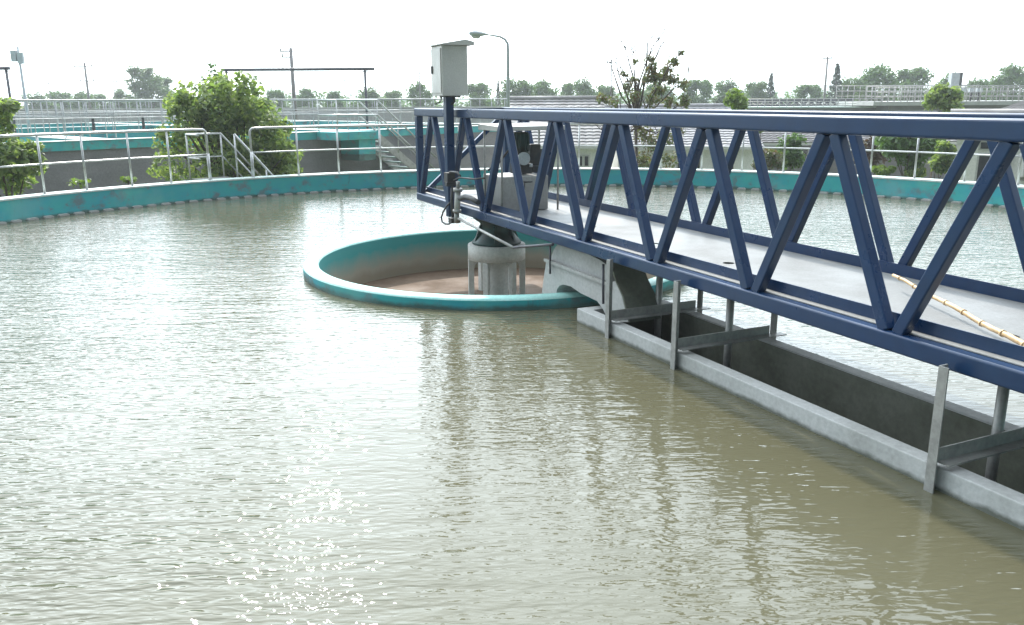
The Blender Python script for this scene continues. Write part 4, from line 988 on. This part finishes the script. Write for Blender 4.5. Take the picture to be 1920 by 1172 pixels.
protos = {'round_tree': [(tree_proto('round_tree', 31 + k, 52, 6.0, 5.0, .36, M['leaf_far'], .10), 6.0, 5.0) for k in range(4)],
          'poplar_clump': [(tree_proto('poplar_clump', 41 + k, 60, 9.0, 4.6, .36, M['leaf_far'], .05), 9.0, 4.6) for k in range(2)],
          'conifer': [(conifer_proto('conifer', 51 + k, 8.0, 2.6), 8.0, 2.6) for k in range(2)]}
used = set(); rnd = random.Random(77)
FT = [('poplar_clump', 268, 121, 62, 120, 'tall pale poplar left of the leafy bush'), ('poplar_clump', 300, 142, 56, 124, 'shorter pale poplar between tall poplar and leafy bush'),
 ('round_tree', 70, 176, 55, 120, 'low tree just right of the antenna pole foot'), ('round_tree', 110, 172, 50, 125, 'low tree halfway from antenna pole to dark utility pole'), ('round_tree', 150, 174, 44, 118, 'low tree at the foot of the dark utility pole'), ('round_tree', 186, 177, 40, 122, 'low tree right of the dark utility pole foot'),
 ('round_tree', 235, 168, 44, 126, 'low tree at the left foot of the tall poplar'),
 ('round_tree', 515, 168, 34, 110, 'small round tree left of the stout pole foot'), ('round_tree', 570, 167, 40, 110, 'small round tree right of the stout pole foot'), ('round_tree', 626, 172, 34, 112, 'small round tree midway under the pipe frame'),
 ('round_tree', 685, 165, 58, 110, 'round tree behind the right post of the pipe frame'), ('round_tree', 737, 170, 36, 114, 'small tree right of the pipe frame'), ('round_tree', 789, 157, 46, 105, 'round tree just left of the control box'),
 ('round_tree', 898, 157, 52, 108, 'round tree between control box and street lamp'), ('conifer', 934, 152, 14, 112, 'small conifer just left of the street lamp'), ('round_tree', 968, 149, 56, 105, 'round tree directly behind the street lamp pole'),
 ('round_tree', 1022, 153, 50, 108, 'second round tree right of the street lamp'), ('round_tree', 1066, 157, 34, 112, 'small round tree third right of the street lamp'), ('round_tree', 1100, 149, 48, 106, 'round tree above the small tiled house'), ('round_tree', 1136, 160, 36, 112, 'small round tree left of the slim mast by the sparse tree'),
 ('round_tree', 1225, 158, 66, 110, 'round tree behind the sparse tree crown'), ('round_tree', 1306, 151, 62, 105, 'round tree just right of the sparse tree'), ('round_tree', 1373, 151, 60, 106, 'round tree behind the bright lime shrub'), ('round_tree', 1420, 153, 44, 108, 'round tree between lime shrub and small conifer'),
 ('conifer', 1447, 137, 24, 104, 'narrow conifer above the distant bridge'), ('round_tree', 1514, 160, 56, 108, 'round tree left of the bare utility pole'), ('conifer', 1571, 119, 32, 100, 'tall narrow conifer right of the bare utility pole'), ('round_tree', 1600, 147, 48, 104, 'round tree touching the tall conifer'),
 ('round_tree', 1647, 125, 70, 100, 'large round tree at the left end of the distant right basin'), ('round_tree', 1717, 129, 70, 104, 'large round tree behind the middle of the distant right basin'), ('round_tree', 1772, 138, 50, 106, 'round tree left of the switch cabinet'), ('round_tree', 1838, 149, 44, 108, 'small round tree right of the switch cabinet'), ('round_tree', 1893, 125, 66, 102, 'large round tree at the right picture edge')]
for i, (kind, px, yt, wpx, Y, lb) in enumerate(FT):
    k = (0 if yt < 130 else 1) if kind == 'poplar_clump' else (i % len(protos[kind]))
    root, h0, w0 = protos[kind][k]
    if kind == 'conifer': wpx *= 1.35
    tp = at(px, yt, Y); hgt = tp.z - GZ; wd = wpx * Y / FPX * 1.26
    sc = (wd / w0, wd / w0, hgt / h0)
    if kind == 'round_tree': hgt *= 1.02
    cat = 'tree'
    if (kind, k) not in used:
        used.add((kind, k)); root.location = (tp.x, Y, GZ); root.scale = sc; tag(root, lb, cat, 'far trees beyond the basins')
    else: dup(root, (tp.x, Y, GZ), sc, rnd.uniform(0, 6.28), lb, cat, 'far trees beyond the basins')
for kind in protos:
    for k, (root, h0, w0) in enumerate(protos[kind]):
        if (kind, k) not in used:
            for c in list(root.children): bpy.data.objects.remove(c)
            bpy.data.objects.remove(root)

# the wood beyond, one low belt
rg = random.Random(5); cl = []
for i in range(230):
    x = -75 + 200 * i / 229 + rg.uniform(-.6, .6); y = 150 + rg.uniform(-8, 8); h = rg.uniform(4.3, 5.9) + .5 * sin(x / 9)
    cl.append((Vector((x, y, GZ + h * .5)), (1.5, 1.5, h * .52), 70))
o = leaves('distant_wood', cl, .75, M['leaf_far'], 8, None, .4, .3); o['kind'] = 'stuff'; o['label'] = 'low belt of distant woodland along the horizon'; o['category'] = 'woodland'
# ------------------------------------------------------------------ haze
HAZE = True
if HAZE:
    mb = MB(); mb.box((0, 200, (GZ - 1 + 16) / 2), (2300, 2300, 16 - GZ + 1))
    m = bpy.data.materials.new('haze'); m.use_nodes = True; nt = m.node_tree; nt.nodes.clear()
    out = nt.nodes.new('ShaderNodeOutputMaterial'); v = nt.nodes.new('ShaderNodeVolumePrincipled')
    v.inputs['Color'].default_value = (0.92, 0.95, 1.0, 1); v.inputs['Density'].default_value = 0.0008; v.inputs['Anisotropy'].default_value = 0.3
    nt.links.new(v.outputs[0], out.inputs['Volume'])
    o = obj('haze', mb, m); o['kind'] = 'stuff'
